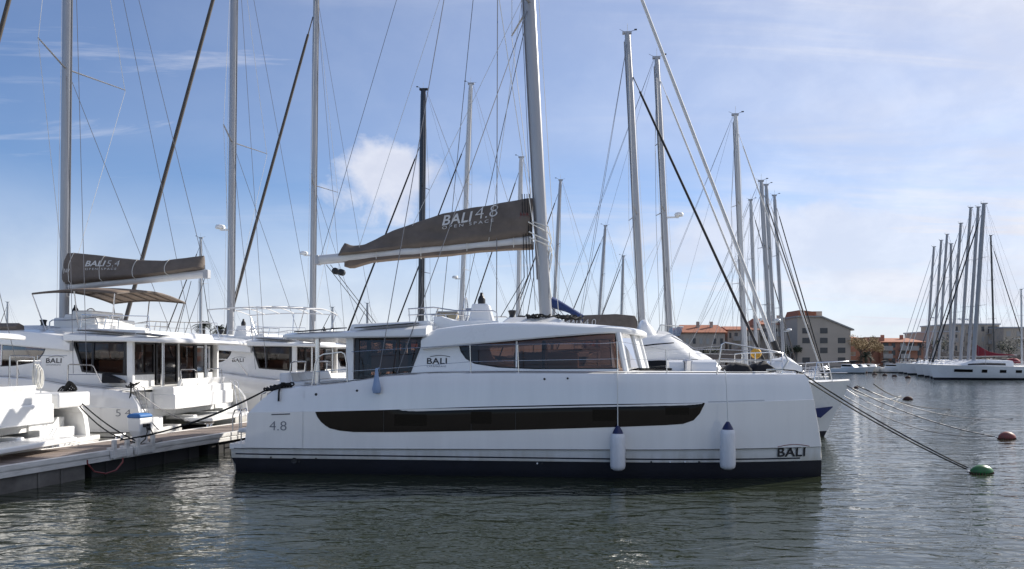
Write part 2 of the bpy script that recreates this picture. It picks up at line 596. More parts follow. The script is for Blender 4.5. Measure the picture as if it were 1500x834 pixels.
def rig(root, T, base, ztop, slope, chord, thick, m_mast, spreaders=(), chain=None, fore=None, back=None, boom=None, head=True,
        radar=None, wire=0.008, far=False, track=True, jacks=True, wires=None, halyards=2):
    """Mast with its stays in the boat's own frame. base (u, v, z); slope = lean of the mast per metre of height."""
    ub, vb, zb = base
    wm = wires or WIRE

    def mu(z):
        return ub + slope * (z - zb)

    mb = MB(T)
    rings = []
    n = 8 if far else 12
    for z in [zb, lerp(zb, ztop, 0.35), lerp(zb, ztop, 0.8), ztop]:
        k = 1.0 if z < lerp(zb, ztop, 0.81) else 0.8
        rings.append([(mu(z) + 0.5 * chord * k * math.cos(2 * math.pi * i / n), vb + 0.5 * thick * k * math.sin(2 * math.pi * i / n), z) for i in range(n)])
    mb.loft(rings)
    mast = mb.build('mast', m_mast, root, smooth=50)
    if track:
        mb = MB(T)
        mb.tube([(mu(z) - 0.5 * chord - 0.015, vb, z) for z in (zb + 1.2, ztop - 0.4)], 0.022, 4)
        mb.build('sail_track', ALU if m_mast is not CARBON else BLACKP, mast)
    for (zf, half, sweep) in spreaders:
        for s in (-1, 1):
            mb = MB(T)
            mb.tube([(mu(zf), vb + s * thick * 0.4, zf), (mu(zf) - sweep, vb + s * half, zf + half * 0.03)], 0.045 if not far else 0.05, 6, 0.028, flat=0.6)
            mb.build('spreader', m_mast, mast, smooth=60)
    if chain:
        for (cu_, hv_, cz, za) in chain:
            for s in (-1, 1):
                mb = MB(T)
                foot = (cu_, vb + s * hv_, cz)
                topp = (mu(za) - chord * 0.2, vb + s * thick * 0.5, za)
                via = [sp for sp in spreaders if sp[0] < za - 1.0]
                if via and cu_ <= ub + 0.5 and za > lerp(zb, ztop, 0.7) and not hv_ > 2.9:
                    pts = [foot] + [(mu(zf) - sw, vb + s * half, zf + half * 0.03) for zf, half, sw in via] + [topp]
                else:
                    pts = [foot, topp]
                mb.tube(pts, wire, 4)
                mb.build('shroud', wm, root)
    if len(spreaders) > 0 and not far:
        zf, half, sw = spreaders[-1]
        for s in (-1, 1):
            mb = MB(T)
            mb.tube([(mu(zb + 1.6) - chord * 0.3, vb + s * thick * 0.5, zb + 1.6), (mu(zf) - sw, vb + s * half, zf), (mu(ztop - 1.0), vb + s * thick * 0.5, ztop - 1.0)], wire * 0.9, 4)
            mb.build('diamond_stay', WIREL, mast)
    if fore:
        fu, fz, za, rf, fm = fore
        a_, b_ = Vector((mu(za) + chord * 0.5, vb, za)), Vector((fu, vb, fz))
        mb = MB(T)
        mb.tube([a_, a_.lerp(b_, 0.05)], rf * 0.35, 5)
        mb.tube([a_.lerp(b_, 0.05), a_.lerp(b_, 0.12), a_.lerp(b_, 0.5), a_.lerp(b_, 0.9), a_.lerp(b_, 0.965)], rf * 0.75, 7, rf * 1.1)
        st = mb.build('furled_headsail', fm, root, smooth=60)
        mb = MB(T)
        mb.tube([a_.lerp(b_, 0.965), a_.lerp(b_, 0.985)], rf * 1.9, 10)
        mb.tube([a_.lerp(b_, 0.985), b_], rf * 0.5, 5)
        mb.build('furling_drum', BLACKP, st)
    if back:
        for s in (-1, 1):
            mb = MB(T)
            mb.tube([(mu(ztop) - chord * 0.5, vb, ztop), (back[0], vb + s * back[1], back[2])], wire * 0.8, 4)
            mb.build('backstay', wm, root)
    for i in range(halyards):
        mb = MB(T)
        o_ = 0.10 + 0.09 * i
        mb.tube([(mu(zb + 0.4) + (o_ + chord * 0.5) * (1 if i % 2 else -1), vb + 0.12 * (1 if i else -1), zb + 0.3), (mu(ztop - 0.3) + chord * 0.45 * (1 if i % 2 else -1), vb, ztop - 0.3)], wire * 0.75, 4)
        mb.build('halyard', WIREL if i % 2 else wm, mast)
    if head:
        zt = ztop
        mb = MB(T)
        mb.box((mu(zt) - chord * 0.75, vb - thick * 0.35, zt), (mu(zt) + chord * 0.6, vb + thick * 0.35, zt + 0.12))
        cap = mb.build('masthead', ALU if m_mast is not CARBON else BLACKP, mast)
        mb = MB(T)
        mb.tube([(mu(zt), vb, zt + 0.1), (mu(zt), vb, zt + 0.55)], 0.010, 4)
        mb.build('antenna', WIREL, cap)
        mb = MB(T)
        mb.tube([(mu(zt) + 0.1, vb, zt + 0.1), (mu(zt) + 0.4, vb + 0.1, zt + 0.24)], 0.012, 4)
        mb.box((mu(zt) + 0.36, vb, zt + 0.22), (mu(zt) + 0.50, vb + 0.12, zt + 0.26))
        mb.tube([(mu(zt) - 0.1, vb, zt + 0.1), (mu(zt) - 0.42, vb - 0.15, zt + 0.2)], 0.010, 4)
        mb.build('wind_vane', BLACKP, cap)
    if radar:
        zr, du_ = radar
        mb = MB(T)
        mb.box((mu(zr) + min(0, du_), vb - 0.06, zr - 0.12), (mu(zr) + max(0, du_), vb + 0.06, zr - 0.05))
        mb.lathe([(0.05, -0.05), (0.22, -0.03), (0.24, 0.06), (0.19, 0.14), (0.05, 0.17)], (mu(zr) + du_, vb, zr), 14)
        mb.build('radar_dome', GEL, mast, smooth=50)
    if boom:
        ln, zg, ze, r, bmat = boom
        mb = MB(T)
        u0 = mu(zg) - chord * 0.5 - 0.08
        ring = []
        for (u, z) in ((u0, zg), (u0 - ln, ze)):
            ring.append([(u, vb + r * 0.62 * math.cos(2 * math.pi * i / 10), z + r * math.sin(2 * math.pi * i / 10)) for i in range(10)])
        mb.loft(ring)
        bo = mb.build('boom', bmat, root, smooth=50)
        mb = MB(T)
        mb.tube([(u0 - ln + 0.1, vb, ze - r), (u0 - ln + 0.15, vb, max(3.9, ze - 2.4) if zb > 3 else ze - 1.6)], wire * 1.1, 4)
        mb.build('mainsheet', BLACKR, bo)
        if jacks:
            za = lerp(zg, ztop, 0.42)
            for q in (0.45, 0.8):
                for s in (-1, 1):
                    mb = MB(T)
                    mb.tube([(mu(za) - chord * 0.5, vb + s * thick * 0.4, za), (u0 - ln * q, vb + s * r * 0.7, lerp(zg, ze, q))], wire * 0.6, 4)
                    mb.build('lazy_jack', WIREL, bo)
        mb = MB(T)
        mb.tube([(mu(ztop) - chord * 0.5, vb, ztop - 0.1), (u0 - ln + 0.05, vb, ze + r)], wire * 0.6, 4)
        mb.build('topping_lift', wm, bo)
        return mast, bo, u0, mu
    return mast, None, None, mu


def sail_cover(bo, T, top, bot, vb, half, m, folds=1.0, seed=1.0, name='sail_cover', n=40):
    """Zipped bag on the boom: outlines top / bot are tables u -> z. Returns its near-side surface function."""
    ua, ue = top[0][0], top[-1][0]

    def hw(u, z, off=0.0):
        zt, zb = interp(top, u), interp(bot, u)
        s = min(1.0, max(0.0, (z - zb) / max(0.02, zt - zb)))
        e = min(1.0, min(u - ua, ue - u) / 0.25 + 0.35)
        w = half * (0.16 + 0.84 * (1 - s) ** 0.75) * (0.35 + 0.65 * min(1, (s + 0.02) / 0.14))
        w *= e
        f_ = noise.noise(Vector((u * 1.1 + z * 2.6, z * 1.5 - u * 0.8, seed + off))) * 0.10 + noise.noise(Vector((u * 3.4 + z * 4, z * 2.5, seed + 5))) * 0.03
        f_ += 0.04 * math.sin(z * 10 + u * 2.0 + 2 * noise.noise(Vector((u, z, seed + 3)))) * (1 - s)
        return w + f_ * folds * (1 - 0.6 * s)

    rings = []
    k = 14
    for i in range(n + 1):
        u = lerp(ua, ue, i / n)
        zt, zb = interp(top, u), interp(bot, u)
        wv = noise.noise(Vector((u * 1.7, 0, seed + 9))) * 0.025 * folds
        near = [(u, vb - hw(u, lerp(zb, zt, j / k)), lerp(zb, zt + wv, j / k)) for j in range(k + 1)]
        farr = [(u, vb + hw(u, lerp(zb, zt, j / k), 4.0) * 0.9, lerp(zb, zt + wv, j / k)) for j in range(k, -1, -1)]
        rings.append(near + farr)
    mb = MB(T)
    mb.loft(rings)
    o = mb.build(name, m, bo, smooth=70)
    return o, (lambda u, z: vb - hw(u, z))

# ---------------------------------------------------------------- cruising catamarans (all one family of boat)
BEAM = 7.8
SHEER = [(0.4, 2.0), (0.94, 2.04), (1.15, 2.11), (1.99, 2.19), (3.03, 2.29), (3.89, 2.44), (5.09, 2.51), (6.76, 2.53), (11.0, 2.52), (15.6, 2.50)]


def frame(near, ang):
    """Own frame of a boat whose near stern corner is at near and whose bow points along ang (0 = to the right, pi = to the left)."""
    a = Vector((math.cos(ang), math.sin(ang)))
    b = Vector((-a.y, a.x))
    flip = b.y < 0
    if flip:
        b = -b

    def mp(px, py, v):
        dx_ = (px - 750.0) / F
        ox, oy = near[0] + v * b.x, near[1] + v * b.y
        u = (ox - dx_ * oy) / (dx_ * a.y - a.x)
        return u, EYE - (py - HY) / F * (oy + u * a.y)
    return a, b, flip, mp


def bali(name, label, near, ang, L=14.5, du=0.0, dz_sheer=0.0, u_corner=(0.40, 1.15), number=None, cover_text=None, detail=2, group='cruising catamarans along the pontoon',
         scale=1.0, bimini=None, spec=None, post=(1.94, 0.95), hard_aft=1.1):
    a, b, flip, mp = frame(near, ang)
    if flip:
        org = (near[0] + BEAM * b.x * scale, near[1] + BEAM * b.y * scale, 0)
    else:
        org = (near[0], near[1], 0)
    root = empty(name, org, ang, scale)
    tag(root, label, 'catamaran', group)
    sg = -1 if flip else 1

    def T(u, v, z):
        return (u, BEAM - v, z) if flip else (u, v, z)

    def side(s):
        return (lambda v: v) if s == 0 else (lambda v: BEAM - v)

    def zs(u):
        return interp(SHEER, u) + dz_sheer

    def zc(u):
        return 0.62 + 0.0085 * u

    def zk(u):
        return 1.50 + 0.026 * u + dz_sheer * 0.8

    def plan(u):
        return 0.05 * max(0, 1 - u) + 0.80 * max(0.0, (u - 9.4) / (L - 9.4)) ** 2.2

    def hv(u, z):
        ac, k, s = zc(u), zk(u), zs(u)
        return plan(u) + interp([(-0.5, 0.42), (0.0, 0.17), (ac - 0.02, 0.06), (ac, 0.0), (k, 0.015), (k + 0.012, 0.032), (s - 0.32, 0.085), (s - 0.12, 0.13), (s - 0.03, 0.20), (s, 0.30)], z)

    def ub(z, u=L):
        s = zs(L)
        return L - 14.5 + interp([(-0.5, 14.40), (-0.06, 14.56), (0.3, 14.56), (1.0, 14.47), (s - 0.45, 14.29), (s - 0.12, 14.20), (s - 0.03, 14.14), (s, 14.05)], z)

    c0, c1 = u_corner

    def us(z):
        s = zs(c1)
        return interp([(0.74, c0), (1.0, c0 + 0.03), (1.51 + dz_sheer, c0 + 0.09), (s - 0.31, lerp(c0, c1, 0.36)), (s - 0.09, lerp(c0, c1, 0.72)), (s, c1)], z)

    UI = c1 + 0.75
    NT = 36 if detail > 1 else 22
    for s in (0, 1):
        sv = side(s)
        mb = MB(lambda u, v, z: T(u, sv(v), z))
        rings = []
        for i in range(NT + 1):                                 # below the chine, antifouling first
            t = i / NT
            lv = [-0.5, -0.2, 0.0, 0.2, 0.365, 0.37, 0.5, 0.60, 0.62]
            out = []
            for q, z in enumerate(lv):
                u = lerp(0.09 if z < 0.3 else 0.0, ub(z), t)
                if q >= 7:
                    z = zc(u) - (0.02 if q == 7 else 0)
                elif q in (4, 5):
                    z = z + 0.002 * u
                out.append((u, hv(u, z), z))
            inn = [(u, 1.95 - 0.93 * plan(u) - (0.17 if z > -0.1 else 0.42) * 0.5 + 0.08, z) for (u, v, z) in reversed(out)]
            rings.append(out + inn)
        k0 = len(mb.f)
        mb.loft(rings)
        for i in range(k0, len(mb.f)):                          # faces under the boot line carry the antifouling
            zz = [mb.v[j][2] for j in mb.f[i]]
            mb.m[i] = 1 if max(zz) < 0.405 else 0
        rings = []
        fr = [0.0, 0.04, 0.28, 0.48, 'k', 'k2', 0.74, 'c', 'a', 'b', 's']
        for i in range(NT + 1):                                 # topsides
            t = i / NT
            out = []
            for q in fr:
                u = lerp(UI, L, t)
                for _ in range(3):
                    s_, c_ = zs(u), zc(u)
                    z = {'k': zk(u), 'k2': zk(u) + 0.012, 'c': s_ - 0.32, 'a': s_ - 0.12, 'b': s_ - 0.03, 's': s_}.get(q) if isinstance(q, str) else lerp(c_, s_, q)
                    u = lerp(UI, ub(z), t)
                out.append((u, hv(u, z), z))
            out.sort(key=lambda p: p[2])
            inn = [(u, 1.95 - 0.93 * plan(u), z) for (u, v, z) in reversed(out)]
            rings.append(out + inn)
        u_, = {r[0] for r in rings[-1][:1]}
        last = rings[-1]
        nose = []
        hn = len(last) // 2
        for j, (u, v, z) in enumerate(last):
            mate = last[len(last) - 1 - j]
            nose.append((u + 0.05, lerp(v, mate[1], 0.32), z - (0.03 if z > 2.2 else 0)))
        rings.append(nose)
        mb.mi = 0
        mb.loft(rings)
        cols = []
        zl = [zc(c0) + 0.02, 0.9, 1.2, zk(c0 + 0.3), zk(c0 + 0.3) + 0.012, zs(c1) - 0.31, zs(c1) - 0.12, zs(c1) - 0.03, zs(c1)]
        ws = []
        for i in range(6):                                      # bulwark wing beside the stern steps
            t = i / 5
            row = []
            for q, z in enumerate(zl):
                u = lerp(us(z), UI + 0.02, t)
                z2 = z
                if q >= 5:
                    z2 = z + (zs(u) - zs(c1)) * 1.0
                elif q in (3, 4):
                    z2 = zk(u) + (0.012 if q == 4 else 0)
                row.append((u, hv(u, z2), z2))
            row += [(u, v + (0.17 if q_ < 7 else 0.05), z) for q_, (u, v, z) in reversed(list(enumerate(row)))]
            ws.append(row)
        mb.loft(ws)
        mb.box((0.0, hv(0, 0.64) + 0.004, 0.60), (UI, 1.85, 0.735))
        hull = mb.build('hull', [HULLM, AFOUL], root, smooth=32)
        mb = MB(lambda u, v, z: T(u, sv(v), z))
        zt = zs(c1)
        for i in range(4):
            mb.box((c0 + 0.25 + 0.30 * i, 0.30 + 0.03 * i, 0.73), (UI + 0.1, 1.75, 0.735 + (zt - 0.78) * (i + 1) / 4))
        mb.build('stern_steps', GEL, root, bevel=0.03)
        # stripes, dark chine line, windows of this hull
        if s == 0 or detail > 1:
            mb = MB(lambda u, v, z: T(u, sv(v), z))
            uu = [lerp(0.12, L - 0.5, i / 30) for i in range(31)]
            mb.grid([[(u, hv(u, z) - 0.005, z) for z in (0.455 - 0.0005 * u, 0.488 - 0.0005 * u)] for u in uu])
            mb.build('hull_stripe', NAVY, hull)
            mb = MB(lambda u, v, z: T(u, sv(v), z))
            mb.tube([(u, hv(u, zc(u)) + 0.001, zc(u) - 0.004) for u in uu], 0.009, 4)
            mb.build('chine_line', DGREY, hull)  # thin dark grey tube following the chine
    hull0 = [c for c in root.children if c.name.startswith('hull')][0]

    def patch(cols, rows=4, eps=0.006):
        mb_ = MB(T)
        mb_.grid([[(u, hv(u, lerp(z0, z1, j / rows)) - eps, lerp(z0, z1, j / rows)) for j in range(rows + 1)] for (u, z0, z1) in cols])
        return mb_

    # long dark hull window
    if number != '5.4' and detail > 1:
        top = [(2.23, 1.545), (3.9, 1.60), (6.3, 1.695), (8.74, 1.765), (11.67, 1.815)]
        bot = [(2.23, 1.53), (2.28, 1.42), (2.37, 1.30), (2.48, 1.21), (2.6, 1.14), (2.85, 1.085), (3.2, 1.055), (4.0, 1.06), (5.1, 1.084), (7.1, 1.137), (8.74, 1.20), (10.75, 1.285), (11.15, 1.315), (11.4, 1.40), (11.55, 1.56), (11.63, 1.72), (11.67, 1.80)]
        us_ = sorted(set([lerp(2.23, 11.67, i / 50) for i in range(51)] + [p[0] for p in bot]))
        hw_ = patch([(u, interp(bot, u), interp(top, u)) for u in us_], 6).build('hull_window', HGLASS, hull0, smooth=30)
        for (p0, p1, y0, y1) in ((578, 625, 607, 624), (690, 720, 603, 621), (868, 905, 600, 617), (975, 1010, 597, 608)):
            (a0, b1), (a1, b0) = mp(p0, y0, 0.02), mp(p1, y1, 0.02)
            m_ = patch([(lerp(a0, a1, i / 4), b0, b1) for i in range(5)], 2, 0.011)
            m_.build('opening_port', PORTG, hw_)
        for px in (562, 690, 755, 905):
            u0 = mp(px, 610, 0.02)[0]
            patch([(u0, interp(bot, u0) + 0.01, interp(top, u0) - 0.01), (u0 + 0.012, interp(bot, u0) + 0.01, interp(top, u0) - 0.01)], 3, 0.010).build('pane_joint', BLACKP, hw_)
    else:
        m_ = patch([(2.35, 1.23, 1.30), (2.45, 1.23, 1.40), (2.9, 1.235, 1.415), (3.05, 1.24, 1.42), (3.10, 1.33, 1.42)], 3) if detail > 1 else None
        if m_:
            m_.build('hull_window', HGLASS, hull0)
    if detail > 1 and number != '5.4':                           # styling crease forward of the window and near the stern
        mb = MB(T)
        mb.tube([(u, hv(u, zk(u) + 0.03) - 0.002, zk(u) + 0.03) for u in [lerp(11.75, 13.1, i / 10) for i in range(11)]], 0.008, 4)
        mb.build('hull_crease', GREY, hull0)
        mb = MB(T)
        q0, q1 = mp(398, 607.5, 0.02), mp(425, 606.5, 0.02)
        mb.tube([(lerp(q0[0], q1[0], t), hv(lerp(q0[0], q1[0], t), q0[1]) - 0.004, lerp(q0[1], q1[1], t)) for t in (0, 0.5, 1)], 0.014, 5)
        mb.build('vent_slot', DGREY, hull0)
        for (x, y, r) in ((463, 578, 0.035), (523, 572.5, 0.03), (797.5, 555.5, 0.028), (831.5, 554.5, 0.026)):
            u, z = mp(x, y, 0.1)
            mb = MB(T)
            mb.lathe([(0.001, hv(u, z) - 0.014), (r, hv(u, z) - 0.012), (r, hv(u, z) + 0.05)], (u, 0, z), 10, 'y')
            mb.build('drain_outlet', BLACKP, hull0)
        for (x, y, r) in ((431, 675, 0.075), (438, 676, 0.03), (397, 670, 0.02), (463, 672, 0.022), (787, 679, 0.02), (794, 679, 0.024), (954, 677, 0.02), (982, 677, 0.022), (1004, 677, 0.022), (1025, 678, 0.02)):
            u, z = mp(x, y, 0.1)
            mb = MB(T)
            vh = hv(u, z)
            mb.lathe([(0.6 * r, vh - 0.02), (r, vh - 0.025), (r, vh + 0.03)], (u, 0, z), 10, 'y')
            mb.build('drain_outlet', BLACKP if x not in (787, 982, 1004) else GEL, hull0)

    def S(u):
        return u + du

    # deck and bridge deck
    mb = MB(T)
    ue = L - 1.2
    rows = []
    for i in range(25):
        u = lerp(c1 + 0.02, ue, i / 24)
        zz = zs(u) + 0.008
        p_ = hv(u, zs(u)) + 0.04
        rows.append([(u, v, zz + 0.05 * math.sin(math.pi * v / BEAM)) for v in [lerp(p_, BEAM - p_, j / 12) for j in range(13)]])
    mb.grid(rows)
    mb.build('deck', DECKM, root, smooth=40)
    mb = MB(T)
    zt = zs(c1)
    mb.prism([(c1 + 0.1, 0.95), (c1 + 0.1, zt - 0.05), (4.0, 2.15 + dz_sheer), (11.0, 2.38 + dz_sheer), (L - 1.3, 2.38 + dz_sheer), (L - 1.5, 1.5), (9.5, 0.95)], lambda u, z: (u, 1.6, z), lambda u, z: (u, BEAM - 1.6, z))
    mb.build('bridge_deck', GEL, root)

    def cs(z):
        return 0.95 + 0.08 * (z - 2.4)

    # cabin sides, glass and posts
    corner_hi, win_front = 2.90, 9.62
    for s in (0, 1):
        if s == 1 and detail < 1:
            continue
        sv = side(s)
        Ts = (lambda sv: (lambda u, v, z: T(u, sv(v), z)))(sv)

        def plate(poly, v0=0.0, th=0.05, name_='cabin_side', mt=GEL, par=root, bev=None):
            mb_ = MB(Ts)
            mb_.prism(poly, lambda u, z: (S(u), cs(z) + v0, z), lambda u, z: (S(u), cs(z) + v0 + th, z))
            return mb_.build(name_, mt, par, bevel=bev)
        # lower band + flank panel
        zb_ = min(zs(S(2.9)), 2.2) - 0.03
        flank = [(2.9, zb_), (9.66, zs(9) - 0.03 + min(0, dz_sheer)), (9.70, 2.61), (7.6, 2.60), (6.66, 2.64), (6.05, 2.735), (5.83, 2.86), (5.70, 3.04), (5.65, 3.22), (4.77, 3.16), (4.66, 3.2), (4.37, 2.43), (2.9, 2.32)]
        cab = plate(flank, th=0.07)
        # aft saloon window
        quad = [(2.93, 2.335), (4.385, 2.44), (4.70, 3.28), (4.73, 3.41), (2.93, 3.41)]
        c_ = (3.75, 2.9)
        inner = [(lerp(p[0], c_[0], 0.09 if p[0] > 3 else 0.13), lerp(p[1], c_[1], 0.10)) for p in quad]
        mb = MB(Ts)
        for i in range(5):
            p, q, q2, p2 = quad[i], quad[(i + 1) % 5], inner[(i + 1) % 5], inner[i]
            mb.prism([p, q, q2, p2], lambda u, z: (S(u), cs(z) - 0.012, z), lambda u, z: (S(u), cs(z) + 0.05, z))
        um = 4.02
        mb.prism([(um, 2.44), (um + 0.07, 2.445), (um + 0.07, 3.36), (um, 3.36)], lambda u, z: (S(u), cs(z) - 0.010, z), lambda u, z: (S(u), cs(z) + 0.048, z))
        fr_ = mb.build('saloon_window', FRAME, root)
        mb = MB(Ts)
        mb.add([(S(u), cs(z) + 0.02, z) for u, z in inner], [(0, 1, 2, 3, 4)])
        mb.build('pane', CGLASS, fr_)
        # forward cabin window
        fwin = [(5.65, 3.205), (9.60, 3.50), (9.66, 2.615), (7.6, 2.605), (6.66, 2.645), (6.05, 2.74), (5.83, 2.865), (5.70, 3.045)]
        mb = MB(Ts)
        mb.add([(S(u), cs(z) + 0.012, z) for u, z in fwin], [tuple(range(8))])
        fw = mb.build('forward_window', CGLASS, root)
        mb = MB(Ts)
        for i in range(8):
            p, q = fwin[i], fwin[(i + 1) % 8]
            mb.tube([(S(p[0]), cs(p[1]) - 0.002, p[1]), (S(q[0]), cs(q[1]) - 0.002, q[1])], 0.016, 4)
        mb.build('window_seal', FRAME, fw)
        mb = MB(Ts)
        mb.prism([(7.10, 2.60), (7.14, 2.60), (7.14, 3.33), (7.10, 3.33)], lambda u, z: (S(u), cs(z) - 0.006, z), lambda u, z: (S(u), cs(z) + 0.05, z))
        mb.build('mullion', GEL, fw)
        # corner post at the cockpit and windscreen pieces
        mb = MB(Ts)
        mb.box((S(2.70), 0.93, zb_), (S(2.90), 1.06, 3.42))
        mb.build('corner_post', GEL, root, bevel=0.02)
        P = [(9.66, 1.00, 3.50), (10.05, 1.75, 3.50), (10.25, 2.35, 3.49), (10.40, BEAM / 2, 3.50)]
        Q = [(9.86, 0.97, 2.50), (10.30, 1.72, 2.50), (10.50, 2.33, 2.50), (10.70, BEAM / 2, 2.50)]
        for i in range(3):
            mb = MB(Ts)
            mb.add([(S(P[i][0]), P[i][1], P[i][2]), (S(P[i + 1][0]), P[i + 1][1], P[i + 1][2]), (S(Q[i + 1][0]), Q[i + 1][1], Q[i + 1][2]), (S(Q[i][0]), Q[i][1], Q[i][2])], [(0, 1, 2, 3)])
            mb.build('windscreen', CGLASS if i != 1 else GEL, root)
            mb = MB(Ts)
            mb.tube([(S(P[i][0]) + 0.01, P[i][1] - 0.01, P[i][2]), (S(Q[i][0]) + 0.01, Q[i][1] - 0.01, Q[i][2])], 0.075 if i == 0 else 0.05, 6)
            mb.build('windscreen_post', GEL, root, smooth=40)
        mb = MB(Ts)
        pu, pv = post
        mb.tube([(pu, pv, zs(max(pu, c1)) - 0.1), (pu, pv, 3.42)], 0.065, 12)
        mb.build('hardtop_post', STEEL, root, smooth=50)

    # roof, hardtop
    def roof_loft(tab, mt, name_, par, th_edge=None):
        rings_ = []
        for (u, v0, zb2, zt2, crown) in tab:
            hv_ = [(v0 + 0.03, zb2), (v0, zb2 + 0.035), (v0 + 0.01, lerp(zb2, zt2, 0.75)), (v0 + 0.09, zt2 - 0.015), (v0 + 0.28, zt2 + 0.02), (lerp(v0, 3.9, 0.6), zt2 + crown * 0.75), (3.9, zt2 + crown)]
            ring = [(u, v, z) for v, z in hv_] + [(u, BEAM - v, z) for v, z in reversed(hv_[:-1])]
            rings_.append(ring)
        mb_ = MB(T)
        mb_.loft(rings_)
        return mb_.build(name_, mt, par, smooth=38)

    ha = hard_aft
    roof_loft([(ha - 0.62, 3.2, 3.40, 3.44, 0.0), (ha - 0.5, 2.3, 3.38, 3.47, 0.02), (ha - 0.28, 1.4, 3.37, 3.49, 0.03), (ha - 0.05, 0.85, 3.365, 3.495, 0.04), (ha + 0.15, 0.72, 3.365, 3.505, 0.05),
               (S(2.9), 0.70, 3.39, 3.56, 0.06), (S(4.85), 0.72, 3.41, 3.69, 0.06)], GEL, 'hardtop', root)
    roof_loft([(S(4.70), 0.80, 3.10, 3.38, 0.25), (S(4.86), 0.77, 3.11, 3.52, 0.15), (S(5.1), 0.76, 3.14, 3.61, 0.12), (S(5.65), 0.76, 3.19, 3.68, 0.12), (S(6.5), 0.76, 3.26, 3.755, 0.14), (S(7.7), 0.77, 3.365, 3.76, 0.16),
               (S(9.0), 0.80, 3.465, 3.69, 0.14), (S(9.45), 0.84, 3.49, 3.665, 0.12), (S(9.8), 1.02, 3.485, 3.645, 0.10), (S(10.1), 1.40, 3.47, 3.62, 0.08), (S(10.35), 2.0, 3.45, 3.59, 0.05), (S(10.5), 2.7, 3.44, 3.56, 0.03)], GEL, 'coachroof', root)
    mb = MB(T)
    mb.prism([(S(2.55), 3.50), (S(4.75), 3.58), (S(4.75), 3.86), (S(2.65), 3.78)], lambda u, z: (u, 1.55, z), lambda u, z: (u, BEAM - 1.55, z))
    mb.build('roof_lounge', GEL, root, bevel=0.05)
    for (q0, q1) in ((1.35, 2.55), (2.95, 4.5)):
        mb = MB(T)
        uA, uB = (max(S(q0), ha + 0.12), S(q1))
        if uB - uA > 0.25:
            zA, zB = 3.535 + 0.06 * (q0 - 1.35), 3.535 + 0.06 * (q1 - 1.35) + 0.02
            mb.add([(uA, 0.86, zA), (uB, 0.86, zB), (uB, 1.5, zB + 0.035), (uA, 1.5, zA + 0.035), (uA, 0.86, zA + 0.03), (uB, 0.86, zB + 0.03), (uB, 1.5, zB + 0.06), (uA, 1.5, zA + 0.06)],
                   [(0, 3, 2, 1), (4, 5, 6, 7), (0, 1, 5, 4), (1, 2, 6, 5), (2, 3, 7, 6), (3, 0, 4, 7)])
            mb.build('solar_panel', FRAME, root)
    mb = MB(T)
    mb.prism([(S(4.75), 3.62), (S(6.55), 3.72), (S(6.5), 3.88), (S(5.2), 3.90), (S(4.95), 4.02), (S(4.70), 4.0)], lambda u, z: (u, 2.3, z), lambda u, z: (u, BEAM - 2.3, z))
    mb.build('flybridge_seat', GEL, root, bevel=0.04)
    mb = MB(T)
    mb.loft([[(S(u), v, z) for u, v, z in ((5.60, 2.55, 3.7), (6.32, 2.55, 3.7), (6.32, 3.6, 3.7), (5.60, 3.6, 3.7))],
             [(S(u), v, z) for u, v, z in ((5.72, 2.68, 4.38), (6.14, 2.68, 4.38), (6.14, 3.45, 4.38), (5.72, 3.45, 4.38))]])
    hc = mb.build('helm_console', GEL, root, bevel=0.04)
    mb = MB(T)
    mb.lathe([(0.10, 4.37), (0.11, 4.5), (0.07, 4.6), (0.05, 4.62), (0.04, 4.7), (0.001, 4.71)], (S(5.95), 2.95, 0), 12)
    mb.build('compass', BLACKP, hc, smooth=50)
    mb = MB(T)
    mb.tube([(S(5.48), 3.1 + 0.34 * math.cos(2 * math.pi * i / 18), 4.25 + 0.34 * math.sin(2 * math.pi * i / 18)) for i in range(19)], 0.018, 5)
    mb.tube([(S(5.48), 2.78, 4.25), (S(5.48), 3.42, 4.25)], 0.012, 4)
    mb.tube([(S(5.48), 3.1, 3.93), (S(5.48), 3.1, 4.57)], 0.012, 4)
    mb.tube([(S(5.48), 3.1, 4.25), (S(5.7), 3.1, 4.25)], 0.03, 5)
    mb.build('steering_wheel', STEEL, hc)
    # guard rail round the flybridge
    for (va, vb_) in ((2.35, 2.35), (BEAM - 2.35, BEAM - 2.35)):
        mb = MB(T)
        mb.tube([(S(4.0), va, 4.22), (S(4.7), va, 4.26), (S(5.3), va, 4.17), (S(5.9), va, 4.15), (S(6.35), va, 4.16), (S(6.45), va, 4.1), (S(6.47), va, 3.8)], 0.02, 6)
        mb.tube([(S(4.0), va, 4.05), (S(4.9), va, 4.08)], 0.015, 5)
        mb.tube([(S(4.55), va, 3.84), (S(4.45), va, 4.24)], 0.02, 5)
        mb.tube([(S(4.75), va, 4.0), (S(4.85), va, 4.26)], 0.02, 5)
        mb.tube([(S(4.05), va, 3.8), (S(4.02), va, 4.22)], 0.018, 5)
        mb.build('flybridge_rail', STEEL, root, smooth=50)
    for (wu, wv) in ((6.85, 2.6), (6.85, BEAM - 2.6)):
        mb = MB(T)
        mb.lathe([(0.12, 3.78), (0.13, 3.95), (0.08, 4.02), (0.09, 4.1), (0.12, 4.17), (0.05, 4.19), (0.001, 4.19)], (S(wu), wv, 0), 14)
        mb.build('winch', BLACKP, root, smooth=50)
    mb = MB(T)
    mb.loft([[(S(u), v, 3.80) for u, v in ((6.55, 2.2), (8.4, 2.3), (8.4, BEAM - 2.3), (6.55, BEAM - 2.2))], [(S(u), v, 3.99) for u, v in ((6.75, 2.5), (8.0, 2.6), (8.0, BEAM - 2.6), (6.75, BEAM - 2.5))]])
    mb.build('mast_plinth', GEL, root, bevel=0.05)
